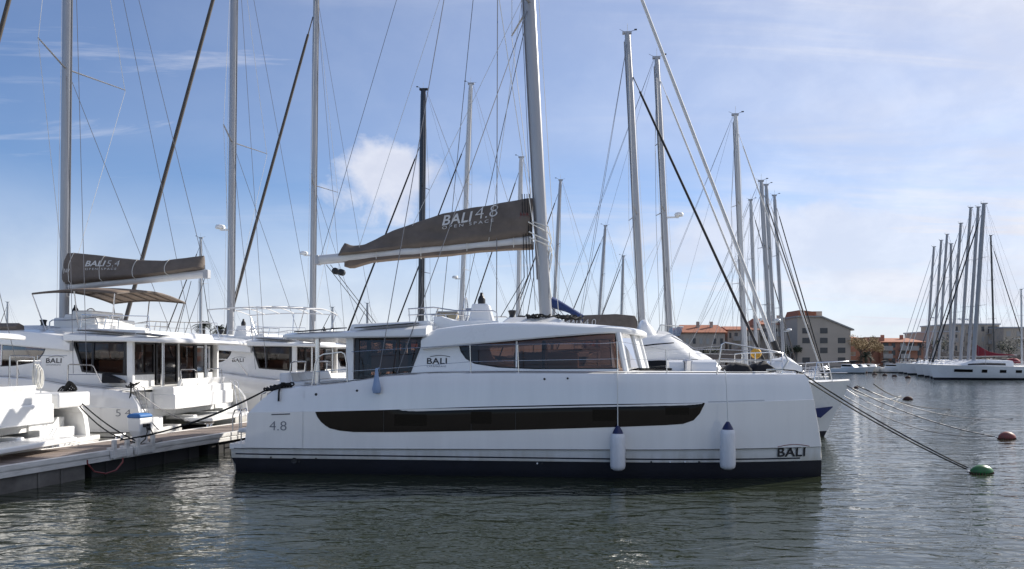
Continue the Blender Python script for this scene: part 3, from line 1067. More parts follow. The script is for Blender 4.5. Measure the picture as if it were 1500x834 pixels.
    # inside the saloon
    if detail > 0:
        mb = MB(T)
        mb.box((S(2.95), 1.3, zs(4) + 0.07), (S(9.3), BEAM - 1.3, zs(4) + 0.11))
        mb.build('saloon_sole', WOOD, root)
        for (u0, u1, v0, v1, h) in ((3.2, 4.2, 1.5, 2.1, 0.45), (5.0, 5.9, 1.3, 2.9, 0.95), (7.7, 7.8, 1.9, 2.9, 1.0), (6.6, 8.6, 5.6, 6.4, 0.5), (3.4, 4.8, 5.3, 6.2, 0.55)):
            mb = MB(T)
            mb.box((S(u0), v0, zs(4) + 0.11), (S(u1), v1, min(3.33, zs(4) + 0.11 + h)))
            mb.build('cabin_furniture', WOOD if h > 0.7 else CUSH, root, bevel=0.04)
    # aft bulkhead with sliding glass
    mb = MB(T)
    ubk = S(2.86)
    zd = zs(max(ubk, c1))
    frm = MB(T)
    panes = MB(T)
    pl_ = []
    for (v0, v1, low_) in ((1.10, 2.45, 0.0), (2.55, 3.95, 1.0), (4.05, 5.25, 1.0), (5.30, 6.62, 0.0)):
        z0 = zd + 0.06 if low_ else zd + 0.42
        pl_.append((v0, v1, z0))
        frm.box((ubk - 0.03, v0, 3.33), (ubk + 0.03, v1, 3.41))
        frm.box((ubk - 0.03, v0, z0), (ubk + 0.03, v1, z0 + 0.06))
        frm.box((ubk - 0.035, v0, z0 + 0.02), (ubk + 0.025, v0 + 0.07, 3.40))
        frm.box((ubk - 0.035, v1 - 0.07, z0 + 0.02), (ubk + 0.025, v1, 3.40))
        panes.add([(ubk, v0 + 0.05, z0 + 0.05), (ubk, v1 - 0.05, z0 + 0.05), (ubk, v1 - 0.05, 3.36), (ubk, v0 + 0.05, 3.36)], [(0, 1, 2, 3)])
        if not low_:
            mb = MB(T)
            mb.box((ubk - 0.02, v0, zd - 0.1), (ubk + 0.04, v1, z0 - 0.002))
            mb.build('bulkhead_panel', GEL, root)
    mb = MB(T)
    mb.box((ubk - 0.05, 3.96, zd - 0.05), (ubk + 0.05, 4.04, 3.41))
    mb.build('door_post', GEL, root)
    fo = frm.build('sliding_door', FRAME, root)
    panes.build('door_glass', CGLASS, fo)
    # cockpit mouldings and stern platform
    mb = MB(T)
    st_u = c1 - 0.1
    zd1 = zs(c1)
    mb.box((st_u - 0.55, 1.75, zd1 - 0.62), (st_u + 0.2, BEAM - 1.75, zd1 - 0.12))
    mb.box((st_u - 0.5, 1.75, zd1 - 0.14), (st_u + 0.25, BEAM - 1.75, zd1 + 0.12))
    mb.prism([(st_u - 0.42, zd1 + 0.1), (st_u - 0.28, zd1 + 0.1), (st_u - 0.38, zd1 + 0.36), (st_u - 0.50, zd1 + 0.36)], lambda u, z: (u, 2.3, z), lambda u, z: (u, BEAM - 2.3, z))
    mb.build('aft_bench', GEL, root, bevel=0.04)
    mb = MB(T)
    mb.box((-0.85, 2.3, 0.78), (0.15, BEAM - 2.3, 0.90))
    mb.box((0.1, 2.9, 0.80), (c1 + 0.3, 3.15, 0.95))
    mb.box((0.1, BEAM - 3.15, 0.80), (c1 + 0.3, BEAM - 2.9, 0.95))
    mb.build('bathing_platform', GEL, root, bevel=0.03)
    if detail > 1:
        for s in (0, 1):
            sv = side(s)
            mb = MB(lambda u, v, z: T(u, sv(v), z))
            u0 = st_u - 0.35
            mb.tube([(u0, 2.4, zd1 - 0.5), (u0 - 0.1, 2.4, zd1 + 0.1), (u0 - 0.05, 2.4, zd1 + 0.62), (u0, 2.5, zd1 + 0.66), (u0, 3.4, zd1 + 0.66), (u0 - 0.05, 3.5, zd1 + 0.6), (u0 - 0.1, 3.5, zd1 - 0.1)], 0.02, 6)
            mb.build('stern_rail', STEEL, root, smooth=50)
            mb = MB(lambda u, v, z: T(u, sv(v), z))
            for k in range(4):
                z = 0.95 + 0.25 * k
                mb.tube([(c0 + 0.12 + 0.05 * k, 0.35, z), (c0 + 0.12 + 0.05 * k, 0.72, z)], 0.013, 5)
            for v in (0.35, 0.72):
                mb.tube([(c0 + 0.10, v, 0.72), (c0 + 0.30, v, 1.95), (c0 + 0.42, v, 2.0)], 0.016, 5)
            mb.build('boarding_ladder', STEEL, root)

    # name on the cabin flank
    def LT(u0, z0, vf, slope=0.0, eps=0.008):
        return lambda x, y: Vector(T(u0 + sg * x, vf(u0 + sg * x, z0 + y + slope * x) - eps, z0 + y + slope * x))

    if spec is None:
        spec = {}
    flank_u = S(4.82) if not flip else S(5.60)
    if detail > 0:
        lettering('BALI', 0.52, 0.155, LT(flank_u, 2.72, lambda u, z: cs(z)), LETD, root, bold=0.018, spacing=1.05)
        if detail > 1:
            lettering('CATAMARANS', 0.50, 0.045, LT(flank_u, 2.64, lambda u, z: cs(z)), LETG, root)
        mb = MB(T)
        mb.tube([(flank_u + sg * x, cs(2.9) - 0.006, 2.905 + 0.035 * math.sin(math.pi * (x - 0.08) / 0.52)) for x in [lerp(0.08, 0.60, i / 10) for i in range(11)]], 0.007, 4)
        mb.build('logo_arc', LETD, root)
    return dict(root=root, T=T, mp=mp, hv=hv, zs=zs, zc=zc, S=S, LT=LT, cs=cs, flip=flip, sg=sg, hull=hull0, side=side, L=L, c1=c1)


def bimini(root, T, u0, u1, v0, v1, z, canvas=True, zroof=3.75, arch=0.16):
    n, m = 10, 8

    def zz(i, j):
        return z + 0.10 * math.sin(math.pi * i) + arch * math.sin(math.pi * j)

    if canvas:
        mb = MB(T)
        mb.grid([[(lerp(u0, u1, i / n), lerp(v0, v1, j / m), zz(i / n, j / m) + 0.03) for j in range(m + 1)] for i in range(n + 1)])
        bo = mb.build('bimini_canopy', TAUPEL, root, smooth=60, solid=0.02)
    else:
        bo = root
    mb = MB(T)
    for i in range(7):
        t = i / 6
        mb.tube([(lerp(u0, u1, t), lerp(v0, v1, j / m), zz(t, j / m)) for j in range(m + 1)], 0.026, 5)
    for j in (0, 3, 5, 8):
        mb.tube([(lerp(u0, u1, i / n), lerp(v0, v1, j / m), zz(i / n, j / m)) for i in range(n + 1)], 0.026, 5)
    fr = mb.build('bimini_frame', MASTW if not canvas else TAUPE, bo, smooth=60)
    for (ua, ub_) in ((0.12, 0.02), (0.5, 0.5), (0.88, 1.0)):
        for v, sgn in ((v0, 1), (v1, -1)):
            mb = MB(T)
            mb.tube([(lerp(u0, u1, ub_), v, zz(ub_, 0)), (lerp(u0, u1, ua), v + sgn * 0.25, zroof - 0.1)], 0.022, 6)
            mb.build('bimini_post', STEEL, fr if canvas else root, smooth=60)

# ---------------------------------------------------------------- the large white catamaran in front
MAIN_NEAR, MAIN_ANG = (-7.07, 19.3), math.atan2(-1.46, 14.31)
CATS = 'cruising catamarans along the pontoon'
M = bali('catamaran', 'large white catamaran in front, with two white fenders and sail cover reading 4.8', MAIN_NEAR, MAIN_ANG, number='4.8', detail=2)
root, T, mp, hv, zs, S, LT, cs = M['root'], M['T'], M['mp'], M['hv'], M['zs'], M['S'], M['LT'], M['cs']
hull0 = M['hull']


def px_text(body, x0, y0, x1, y1, vf, v, mt, par, bold=0.0, shear=0.0, spacing=1.0, slope=0.0, eps=0.008):
    (ua, za), (ub_, _), (_, zb_) = mp(x0, y0, v), mp(x1, y0, v), mp(x0, y1, v)
    return lettering(body, abs(ub_ - ua), zb_ - za, LT(ua, za, vf, slope, eps), mt, par, bold, shear, spacing)


px_text('4.8', 395, 630.5, 420, 617, hv, 0.02, LETG, hull0, bold=-0.012)
px_text('BALI', 1142.5, 671.5, 1187, 657.5, hv, 0.3, LETD, hull0, bold=0.022, spacing=1.05, eps=0.022)
mb = MB(T)
(ua, za), (ub_, _) = mp(1142, 656, 0.3), mp(1190, 656, 0.45)
mb.tube([(lerp(ua, ub_, i / 12), hv(lerp(ua, ub_, i / 12), za) - 0.006, za + 0.05 * math.sin(math.pi * i / 12)) for i in range(13)], 0.008, 4)
mb.build('logo_arc', LETR, hull0)

mast, bo, u0, mu = rig(root, T, (7.70, 3.9, 3.95), 24.4, -0.052, 0.36, 0.24, ALU, spreaders=[(13.15, 2.3, 0.75)],
                       chain=[(3.75, 3.6, 2.5, 23.8), (4.2, 3.55, 2.5, 12.9)], fore=(14.35, 2.65, 22.6, 0.05, FURLW), boom=None, wire=0.011)
# boom and cover traced at the boat's centreline
mb = MB(T)
bl = [mp(x, y, 3.9) for x, y in ((468, 381), (781, 352))]
rings = []
for (u, z) in bl:
    rings.append([(u, 3.9 + 0.13 * math.cos(2 * math.pi * i / 10 + 0.3), z + 0.145 * math.sin(2 * math.pi * i / 10 + 0.3)) for i in range(10)])
mb.loft(rings)
boom = mb.build('boom', MASTW, root, smooth=40)
mb = MB(T)
e_ = bl[0]
mb.box((e_[0] - 0.10, 3.77, e_[1] - 0.15), (e_[0] + 0.02, 4.03, e_[1] + 0.13))
mb.build('boom_end_cap', GREY, boom, bevel=0.02)
mb = MB(T)
for (dx_, dz_) in ((0.5, -0.32), (0.68, -0.36)):
    mb.lathe([(0.02, 3.80), (0.10, 3.82), (0.10, 3.98), (0.02, 4.0)], (e_[0] + dx_, 0, e_[1] + dz_ - 0.02), 12, 'y')
mb.build('sheet_block', BLACKP, boom)
top = [mp(x, y, 3.9) for x, y in ((497, 372), (500, 366), (506, 356), (516, 360), (534, 359), (560, 346), (600, 330), (650, 313.5), (700, 304), (740, 297), (776, 290.5), (780, 290.5))]
botm = [mp(x, y, 3.9) for x, y in ((497, 376), (560, 369), (650, 361), (720, 354.5), (778, 345.5), (780, 345))]
cov, near = sail_cover(boom, T, top, botm, 3.9, 0.30, TAUPE, folds=1.0, seed=2.2, n=64)
u_a, z_a = mp(647, 332, 3.6)


def cover_text(body, x0, y0, x1, y1, mt, slope, **kw):
    (ua, za), (ub2, _), (_, zb2) = mp(x0, y0, 3.68), mp(x1, y0, 3.68), mp(x0, y1, 3.68)
    return lettering(body, ub2 - ua, zb2 - za, LT(ua, za, near, slope, 0.03), mt, cov, **kw)


cover_text('BALI', 647.5, 331, 692, 315.5, LETW, 0.135, bold=0.02, shear=0.18, spacing=1.05)
cover_text('4.8', 695.5, 321.5, 729, 303.5, LETW, 0.135, bold=-0.014, shear=0.1)
cover_text('OPEN SPACE', 648, 336.5, 723, 332, LETW, 0.135, spacing=1.5)
(uc, zc_) = mp(761, 317, 3.7)
mb = MB(T)
for k in range(3):
    mb.tube([(uc + 0.04 + 0.09 * k, near(uc + 0.09 * k, zc_) - 0.012, zc_), (uc + 0.02 + 0.09 * k, near(uc + 0.09 * k, zc_ + 0.13) - 0.012, zc_ + 0.11), (uc + 0.08 + 0.09 * k, near(uc + 0.09 * k, zc_ + 0.02) - 0.012, zc_ + 0.03)], 0.011, 4)
mb.tube([(uc, near(uc, zc_) - 0.012, zc_ - 0.05), (uc + 0.28, near(uc + 0.28, zc_) - 0.012, zc_ - 0.02)], 0.012, 4)
mb.build('maker_emblem', LETR, cov)
# lower flap of the bag below the boom, with its ties
tl = [mp(x, y, 3.9) for x, y in ((505, 378), (560, 373.5), (640, 366), (720, 359), (782, 354))]
bt = [mp(x, y, 3.9) for x, y in ((505, 391), (515, 394), (545, 385), (600, 379.5), (660, 375.5), (700, 370), (740, 367.5), (784, 366))]
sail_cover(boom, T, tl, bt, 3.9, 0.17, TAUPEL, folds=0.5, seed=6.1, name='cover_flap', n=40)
for px_ in (552, 617, 684, 752):
    u, z = mp(px_, interp([(497, 378), (780, 352)], px_), 3.9)
    mb = MB(T)
    mb.tube([(u + 0.17 * math.cos(a) * 0.15, 3.9 - 0.17 * math.cos(a), z + 0.20 * math.sin(a) - 0.05) for a in [2 * math.pi * i / 12 for i in range(13)]], 0.014, 4)
    mb.build('cover_tie', WHITER, boom)
# ropes about the mast foot and gooseneck
mb = MB(T)
for k in range(4):
    a = random.uniform(-1, 1)
    mz = 6.35 + 0.22 * k * (1 + 0.4 * a)
    mb.tube([(mu(mz) - 0.35, 3.75 + 0.1 * a, mz), (mu(mz) + 0.22, 3.72, mz - 0.22 + 0.1 * a), (mu(mz) + 0.30, 3.95, mz - 0.5), (mu(mz) + 0.2, 3.9, mz - 1.2 - 0.2 * a), (mu(mz) + 0.28, 3.8, 4.6)], 0.018, 5)
mb.build('halyard_coil', WHITER, mast, smooth=60)
mb = MB(T)
for k in range(4):
    mb.tube([(mu(8) - 0.26 - 0.07 * k, 3.72, 7.6), (mu(6) - 0.24 - 0.09 * k, 3.74, 5.2), (mu(4.2) - 0.5 - 0.25 * k, 3.4, 4.05)], 0.011, 4)
mb.build('running_rigging', BLACKR, mast)
mb = MB(T)
for k in range(16):
    cx_, cy_ = S(7.9) + random.gauss(0, 0.45), random.uniform(2.3, 3.5)
    r_ = random.uniform(0.08, 0.2)
    mb.tube([(cx_ + r_ * 1.5 * math.cos(a), cy_ + r_ * math.sin(a), 3.98 + 0.06 * random.random() + 0.04 * math.sin(3 * a + k)) for a in [2 * math.pi * i / 10 for i in range(11)]], 0.022, 5)
mb.build('rope_pile', BLACKR, root, smooth=60)
for q, (pt, pb) in enumerate((((0.34, 13.2), 0.2), ((0.3, 13.2), 0.55), ((0.34, 19.5), 0.8))):
    mb = MB(T)
    eu = lerp(bl[1][0], bl[0][0], pb)
    ez = interp(sorted(bl), eu)
    mb.tube([(mu(pt[1]) - 0.2, 3.7, pt[1]), (eu, 3.68, max(ez, interp(sorted(top), eu) - 0.1 if q else ez))], 0.007, 4)
    mb.build('lazy_jack', WIREL, boom)
mb = MB(T)
mb.tube([(S(6.32), 3.9, 24.3), (S(6.28), 3.7, 3.95)], 0.013, 4)
mb.build('spinnaker_halyard', WIRE, mast)
mb = MB(T)
mb.tube([(mu(23.8) - 0.2, 3.9, 23.9), (bl[0][0] + 0.05, 3.9, bl[0][1] + 0.12)], 0.008, 4)
mb.build('topping_lift', WIRE, boom)
for (pa, pb) in (((478, 388), (553, 480)), ((484, 388), (560, 480))):
    ua, za = mp(*pa, 3.9)
    mb = MB(T)
    mb.tube([(ua, 3.9, za), (ua + 1.35, 4.9, 3.65)], 0.010, 4)
    mb.build('mainsheet', BLACKR, boom)
# turnbuckle boot on the near shroud, small fittings on deck
mb = MB(T)
uq, zq = mp(553, 574, 0.06)
mb.lathe([(0.03, 0.60), (0.05, 0.42), (0.09, 0.2), (0.115, 0.08), (0.09, -0.01), (0.02, -0.02)], (uq, hv(uq, zq) - 0.10, zq - 0.02), 12)
mb.tube([(uq, hv(uq, zq) - 0.10, zq + 0.55), (3.75, 0.3, 2.62)], 0.02, 5)
mb.build('shroud_boot', mat('pale_blue_vinyl', (0.24, 0.33, 0.50), 0.5), root, smooth=60)


def rail(name, pts, r, m, parent=None):
    mb_ = MB(T)
    mb_.tube(pts, r, 6)
    return mb_.build(name, m, parent or root, smooth=60)


def P3(px, py, v):
    u, z = mp(px, py, v)
    return (u, v, z)


V0 = 0.28
for px_, pt_, pbm in ((760, 505, 548), (905, 500, 548), (977, 512, 547), (690, 506, 552)):
    o_ = rail('stanchion', [P3(px_, pbm, V0), P3(px_ - 1.5, pt_, V0)], 0.014, STEEL)
rail('lifeline', [P3(x, y, V0) for x, y in ((515, 515.5), (620, 509), (690, 506), (759, 504.5), (878, 503.5), (904, 502))], 0.008, STEEL)
rail('lifeline', [P3(x, y, V0) for x, y in ((515, 544), (620, 536), (690, 530), (760, 528.5), (904, 526))], 0.007, STEEL)
rail('lifeline', [P3(x, y, V0) for x, y in ((904, 500), (977, 513), (1055, 507))], 0.006, STEEL)
rail('lifeline', [P3(x, y, V0) for x, y in ((904, 526), (977, 528), (1055, 527))], 0.006, STEEL)
rail('stern_pulpit', [P3(x, y, V0) for x, y in ((457, 565), (462, 534), (466, 523), (474, 519), (500, 516), (505, 519), (508, 533), (509, 562))], 0.018, STEEL)
rail('stern_pulpit', [P3(x, y, V0) for x, y in ((462, 545), (509, 541))], 0.012, STEEL)
rail('bow_pulpit', [P3(x, y, V0 + 0.1) for x, y in ((1050, 548), (1055, 520), (1057, 505), (1062, 502))] + [(13.4, 0.55, 3.02), (13.6, 0.8, 2.98)], 0.018, STEEL)
rail('bow_pulpit', [(12.1, 0.45, 2.85), (13.6, 0.80, 2.80)], 0.012, STEEL)
rail('bow_pulpit', [(13.6, 0.80, 2.48), (13.6, 0.80, 3.0), (13.6, 2.0, 3.02), (13.6, 5.8, 3.02), (13.6, 7.0, 3.0), (13.6, 7.0, 2.48)], 0.018, STEEL)
for v_ in (2.0, 3.9, 5.8):
    rail('bow_stanchion', [(13.6, v_, 2.5), (13.6, v_, 3.02)], 0.015, STEEL)
for s_ in (0.5, BEAM - 0.5):
    for u_ in (9.2, 10.8, 12.2):
        if s_ > 1 or u_ < 9:
            rail('stanchion', [(u_, s_, 2.5), (u_, s_, 3.1)], 0.014, STEEL)
rail('lifeline', [(3, BEAM - 0.4, 3.05), (9.2, BEAM - 0.4, 3.1), (13.6, BEAM - 0.6, 3.0)], 0.007, STEEL)
# anchor gear, hatches and folded canvas on the foredeck
for (x0, x1, v_, m_, h_, nm) in ((1060, 1096, 1.4, BLACKC, 0.24, 'folded_canvas'), (1098, 1130, 1.7, BLACKC, 0.26, 'folded_canvas'), (1120, 1168, 2.4, GEL, 0.38, 'deck_cushion'), (978, 1046, 1.8, GEL, 0.30, 'deck_locker')):
    ua, ub2 = mp(x0, 546, v_)[0], mp(x1, 546, v_)[0]
    mb = MB(T)
    rings = []
    for i in range(9):
        t = i / 8
        hh = h_ * (math.sin(math.pi * (0.08 + 0.84 * t)) ** 0.6) * (1 + 0.3 * noise.noise(Vector((t * 4, x0, 0)))) if 'locker' not in nm else h_
        rings.append([(lerp(ua, ub2, t), v_ + w_ * 0.5, 2.53 + q_ * hh) for w_, q_ in ((-1, 0), (-0.9, 0.7), (-0.3, 1.0), (0.4, 0.9), (0.9, 0.6), (1, 0))])
    mb.loft(rings)
    mb.build(nm, m_, root, smooth=60)
mb = MB(T)
mb.lathe([(0.10, 2.55), (0.10, 2.75), (0.13, 2.8), (0.06, 2.85), (0.001, 2.85)], (S(11.4), 1.2, 0), 12)
mb.build('deck_winch', STEEL, root, smooth=50)
mb = MB(T)
mb.box((S(10.2), 1.1, 2.57), (S(11.0), 1.6, 2.62))
mb.build('deck_hatch', HGLASS, root)
mb = MB(T)
mb.tube([(13.62, 0.7, 2.98), (13.70, 0.66, 2.8), (13.55, 0.6, 2.6), (13.2, 0.7, 2.58)], 0.025, 6)
mb.build('bow_hose', WHITER, root, smooth=60)
mb = MB(T)
mb.lathe([(0.14, 2.05), (0.14, 2.55), (0.135, 2.60), (0.03, 2.61)], (mp(418, 560, 0.6)[0], 0.6, -0.12), 14)
mb.build('deck_roll', FENDW, root, smooth=40)

# ---------------------------------------------------------------- the catamarans moored stern-to on the other side of the pontoon
LA = math.atan2(0.078, -0.997)
SH = -0.2


def left_cat(near, label, text, can, detail, du=-1.6, ha=0.05, pu=0.93):
    C = bali('catamaran', label, near, LA, L=15.6, du=du, dz_sheer=SH, u_corner=(0.30, 0.80), number='5.4', detail=detail, post=(pu, 2.4), hard_aft=ha)
    rt, T_, mp_, LT_ = C['root'], C['T'], C['mp'], C['LT']
    m_, b_, u0_, mu_ = rig(rt, T_, (5.42, 3.9, 3.9), 25.2, -0.012, 0.34, 0.24, ALU, spreaders=[(13.2, 2.45, 0.70)],
                           chain=[(2.2, 3.6, 2.4, 24.3), (2.7, 3.5, 2.4, 12.9)], fore=(11.3, 2.4, 23.2, 0.085 if detail > 1 else 0.10, FURL), boom=None, wire=0.011, radar=(9.1, 0.55) if not can else None)
    return C, m_, mu_


B1N = (-10.9, 23.3)
C1, m1, mu1 = left_cat(B1N, 'white catamaran across the pontoon with brown canopy and taupe sail cover reading 5.4', True, True, 2)
r1, T1, mp1, LT1 = C1['root'], C1['T'], C1['mp'], C1['LT']
lettering('54', 0.46, 0.21, LT1(mp1(170, 610, 0.02)[0], mp1(170, 610, 0.02)[1], C1['hv']), LETG, C1['hull'], bold=-0.012, spacing=1.4)
mb = MB(T1)
b1 = [mp1(x, y, 3.9) for x, y in ((301, 401.5), (102, 420))]
mb.loft([[(u, 3.9 + 0.12 * math.cos(2 * math.pi * i / 10), z + 0.14 * math.sin(2 * math.pi * i / 10)) for i in range(10)] for u, z in b1])
boom1 = mb.build('boom', MASTW, r1, smooth=40)
mb = MB(T1)
mb.box((b1[0][0] - 0.14, 3.78, b1[0][1] - 0.16), (b1[0][0] + 0.05, 4.02, b1[0][1] + 0.14))
mb.build('boom_end_cap', GREY, boom1, bevel=0.02)
t1 = sorted(mp1(x, y, 3.9) for x, y in ((93, 376), (98, 371.5), (110, 371), (155, 375.5), (206, 381.5), (242, 382.5), (261, 379.5), (285, 376.5), (299, 375)))
q1 = sorted(mp1(x, y, 3.9) for x, y in ((93, 416), (110, 417), (160, 412), (206, 408), (250, 402), (285, 396.5), (299, 395)))
cov1, near1 = sail_cover(boom1, T1, t1, q1, 3.9, 0.33, TAUPE, folds=0.5, seed=4.4, n=48)


def ct1(body, x0, y0, x1, y1, slope, **kw):
    (ua, za), (ub2, _), (_, zb2) = mp1(x0, y0, 3.68), mp1(x1, y0, 3.68), mp1(x0, y1, 3.68)
    return lettering(body, abs(ub2 - ua), zb2 - za, LT1(ua, za, near1, slope, 0.03), LETW, cov1, **kw)


ct1('BALI', 124.5, 390.5, 154, 382, 0.0, bold=0.02, shear=0.2)
ct1('5.4', 155.5, 390.5, 174.5, 381.5, 0.0, bold=-0.014, shear=0.1)
ct1('OPEN SPACE', 125, 396, 171, 393, 0.0, spacing=1.4)
mb = MB(T1)
ue, ze = mp1(99, 397, 3.7)
for k in range(3):
    mb.tube([(ue - 0.05 * (k - 1), near1(ue, ze) - 0.012, ze - 0.06), (ue - 0.09 * (k - 1), near1(ue, ze + 0.1) - 0.012, ze + 0.07)], 0.014, 4)
mb.build('maker_emblem', LETW, cov1)
for px_ in (110, 155, 203, 250):
    u = mp1(px_, 400, 3.9)[0]
    za, zb2 = interp(q1, u), interp(t1, u)
    mb = MB(T1)
    mb.tube([(u + 0.10 * math.sin(math.pi * i / 8), near1(u, lerp(za, zb2, i / 8)) - 0.012, lerp(za - 0.05, zb2 + 0.02, i / 8)) for i in range(9)], 0.012, 4)
    mb.build('cover_tie', WHITER, boom1)
for (pa, pb2) in (((297, 408), (0.6, 5.2, 3.6)), ((300, 408), (0.3, 2.6, 3.6)), ((280, 412), (1.6, 4.6, 3.7))):
    u, z = mp1(*pa, 3.9)
    mb = MB(T1)
    mb.tube([(u, 3.9, z), pb2], 0.011, 4)
    mb.build('mainsheet', BLACKR, boom1)
mb = MB(T1)
mb.tube([(mu1(24.6) - 0.2, 3.9, 24.8), (b1[0][0], 3.9, b1[0][1] + 0.1)], 0.011, 4)
mb.build('topping_lift', WIRE, boom1)
bimini(r1, T1, 2.1, 5.0, 1.7, 6.2, 4.98, True, 3.75, 0.22)
mb = MB(T1)
mb.box((3.4, 2.6, 3.9), (4.9, 5.0, 4.25))
mb.box((3.6, 2.7, 4.25), (4.3, 4.6, 4.5))
mb.build('flybridge_bar', GEL, r1, bevel=0.05)
for v in (1.5, 6.3):
    mb = MB(T1)
    mb.tube([(3.2, v, 3.75), (3.15, v, 4.28), (0.9, v, 4.22), (0.85, v, 3.65)], 0.017, 5)
    mb.tube([(3.15, v, 4.05), (0.9, v, 3.98)], 0.012, 5)
    mb.tube([(2.2, v, 3.7), (2.2, v, 4.25)], 0.014, 5)
    mb.build('flybridge_rail', STEEL, r1, smooth=50)
mb = MB(T1)
rg = [[(lerp(5.0, 6.4, i / 8), 1.15 + 0.0 * i + w, 3.72 + h) for w, h in ((-0.16, 0), (-0.2, 0.16), (-0.05, 0.28), (0.18, 0.2), (0.2, 0))] for i in range(9)]
mb.loft(rg)
mb.build('rolled_cushion', TAUPE, r1, smooth=60)


def side_rails(Tn, u_list, hvn):
    pass


for (x0, y0, pts) in ((0, 0, ((99, 561), (100, 535), (103, 534), (134, 535), (137, 537), (149, 561))), (0, 0, ((100, 549), (141, 549)))):
    mb = MB(T1)
    mb.tube([(mp1(x, y, 0.3)[0], 0.3, mp1(x, y, 0.3)[1]) for x, y in pts], 0.02 if len(pts) > 2 else 0.012, 6)
    mb.build('side_rail', STEEL, r1, smooth=60)
for (x0, x1) in ((15, 43), (55, 98)):
    mb = MB(T1)
    a0, a1 = mp1(x0, 536, 0.3), mp1(x1, 536, 0.3)
    mb.tube([(a0[0], 0.3, 2.95), (a1[0], 0.3, 2.95)], 0.008, 4)
    mb.tube([(a0[0], 0.3, 2.35), (a0[0], 0.3, 2.95)], 0.014, 5)
    mb.build('lifeline', STEEL, r1)
mb = MB(T1)
rg = []
for i in range(9):
    t = i / 8
    u = lerp(mp1(150, 560, 0.6)[0], mp1(177, 560, 0.6)[0], t)
    rg.append([(u, 0.7 + w, 2.1 + h * (1 - 0.75 * t)) for w, h in ((-0.15, 0.0), (-0.12, 0.28), (0.1, 0.34), (0.2, 0.0))])
mb.loft(rg)
mb.build('deck_bag', BLACKC, r1, smooth=60)


def bare_details(C, can, rail_on=True):
    rt, T_, mp_ = C['root'], C['T'], C['mp']
    bimini(rt, T_, 0.9, 5.4, 1.6, 6.2, 5.05, can, 3.75)
    for v in (1.5, 6.3):
        mb_ = MB(T_)
        mb_.tube([(3.4, v, 3.75), (3.35, v, 4.28), (0.9, v, 4.22), (0.85, v, 3.65)], 0.017, 5)
        mb_.tube([(3.35, v, 4.05), (0.9, v, 3.98)], 0.012, 5)
        mb_.build('flybridge_rail', STEEL, rt, smooth=50)
    mb_ = MB(T_)
    mb_.tube([(4.9, 0.3, 2.25), (4.88, 0.3, 2.85), (3.5, 0.3, 2.82), (3.0, 0.3, 2.15)], 0.02, 6)
    mb_.build('side_rail', STEEL, rt, smooth=60)


C2, m2, mu2 = left_cat((B1N[0] + 2.55, B1N[1] + 9.3), 'white catamaran with bare white canopy frame, second across the pontoon behind the 5.4 boat', False, False, 1)
bare_details(C2, False)
C3, m3, mu3 = left_cat((B1N[0] + 4.1, B1N[1] + 18.4), 'white catamaran mostly hidden behind the front catamaran, its pale mast showing beyond the boom end', False, False, 1)
C0, m0, mu0 = left_cat((B1N[0] - 1.25, B1N[1] - 9.35), 'white catamaran at the near end of the pontoon, only stern and hardtop showing', True, False, 1, 0.0, 1.65, 2.4)
# stern gear of the nearest of them, on the far hull that shows
T0 = C0['T']
mb = MB(T0)
mb.box((0.15, BEAM - 1.55, 1.55), (0.95, BEAM - 0.25, 1.95))
mb.build('stern_locker', GEL, C0['root'], bevel=0.05)
mb = MB(T0)
for (u, v, h) in ((0.9, BEAM - 2.1, 0.85), (0.5, BEAM - 2.9, 0.95)):
    mb.tube([(u, v, 1.95), (u, v, 1.95 + h), (u - 0.05, v + 0.8, 1.95 + h), (u - 0.05, v + 0.8, 1.95)], 0.018, 6)
mb.build('stern_rail', STEEL, C0['root'], smooth=60)
mb = MB(T0)
for k in range(5):
    r_ = 0.16 + 0.02 * (k % 3)
    mb.tube([(0.55 + 0.04 * k, BEAM - 1.7 + r_ * math.sin(a) * 0.6, 2.35 + r_ * math.cos(a) * 1.6 + 0.02 * k) for a in [2 * math.pi * i / 12 for i in range(13)]], 0.014, 5)
mb.build('rope_coil', WHITER, C0['root'], smooth=60)

# ---------------------------------------------------------------- the row of boats beyond the front catamaran (bows to the right)
RIGHT_ROW = 'sailing yachts beyond the front catamaran'
MA = MAIN_ANG
av = Vector((math.cos(MA), math.sin(MA)))
bv = Vector((-av.y, av.x))

# Catamaran two berths further on
ORG4 = Vector(MAIN_NEAR) + 13.9 * bv + 4.75 * av
C4 = bali('catamaran', 'smaller white catamaran berthed behind the motor yacht, with low taupe sail cover reading 4.0', (ORG4.x, ORG4.y), MA, number=None, detail=0, scale=0.86)
rig(C4['root'], C4['T'], (7.7, 3.9, 3.95), 20.6, -0.050, 0.36, 0.24, ALU, spreaders=[(11.0, 2.2, 0.3)], chain=[(3.9, 3.5, 2.5, 20), (4.4, 3.4, 2.5, 10.8)],
    fore=(14.2, 2.6, 18.3, 0.075, FURLD), wire=0.011)
T4 = C4['T']
mb = MB(T4)
mb.loft([[(u, 3.9 + 0.13 * math.cos(2 * math.pi * i / 8), z + 0.15 * math.sin(2 * math.pi * i / 8)) for i in range(8)] for u, z in ((1.8, 4.95), (7.35, 4.75))])
bo4 = mb.build('boom', MASTW, C4['root'], smooth=40)
cov4, near4 = sail_cover(bo4, T4, [(2.9, 5.0), (3.4, 5.35), (4.5, 5.65), (6.3, 5.7), (7.3, 5.6), (7.4, 5.3)], [(2.9, 4.95), (7.4, 4.8)], 3.9, 0.33, TAUPE, 0.5, 8, n=30)
lettering('BALI', 0.85, 0.34, lambda x, y: Vector((3.6 + x, near4(3.6 + x, 5.08 + y) - 0.03, 5.08 + y)), LETW, cov4, bold=0.02, shear=0.2)
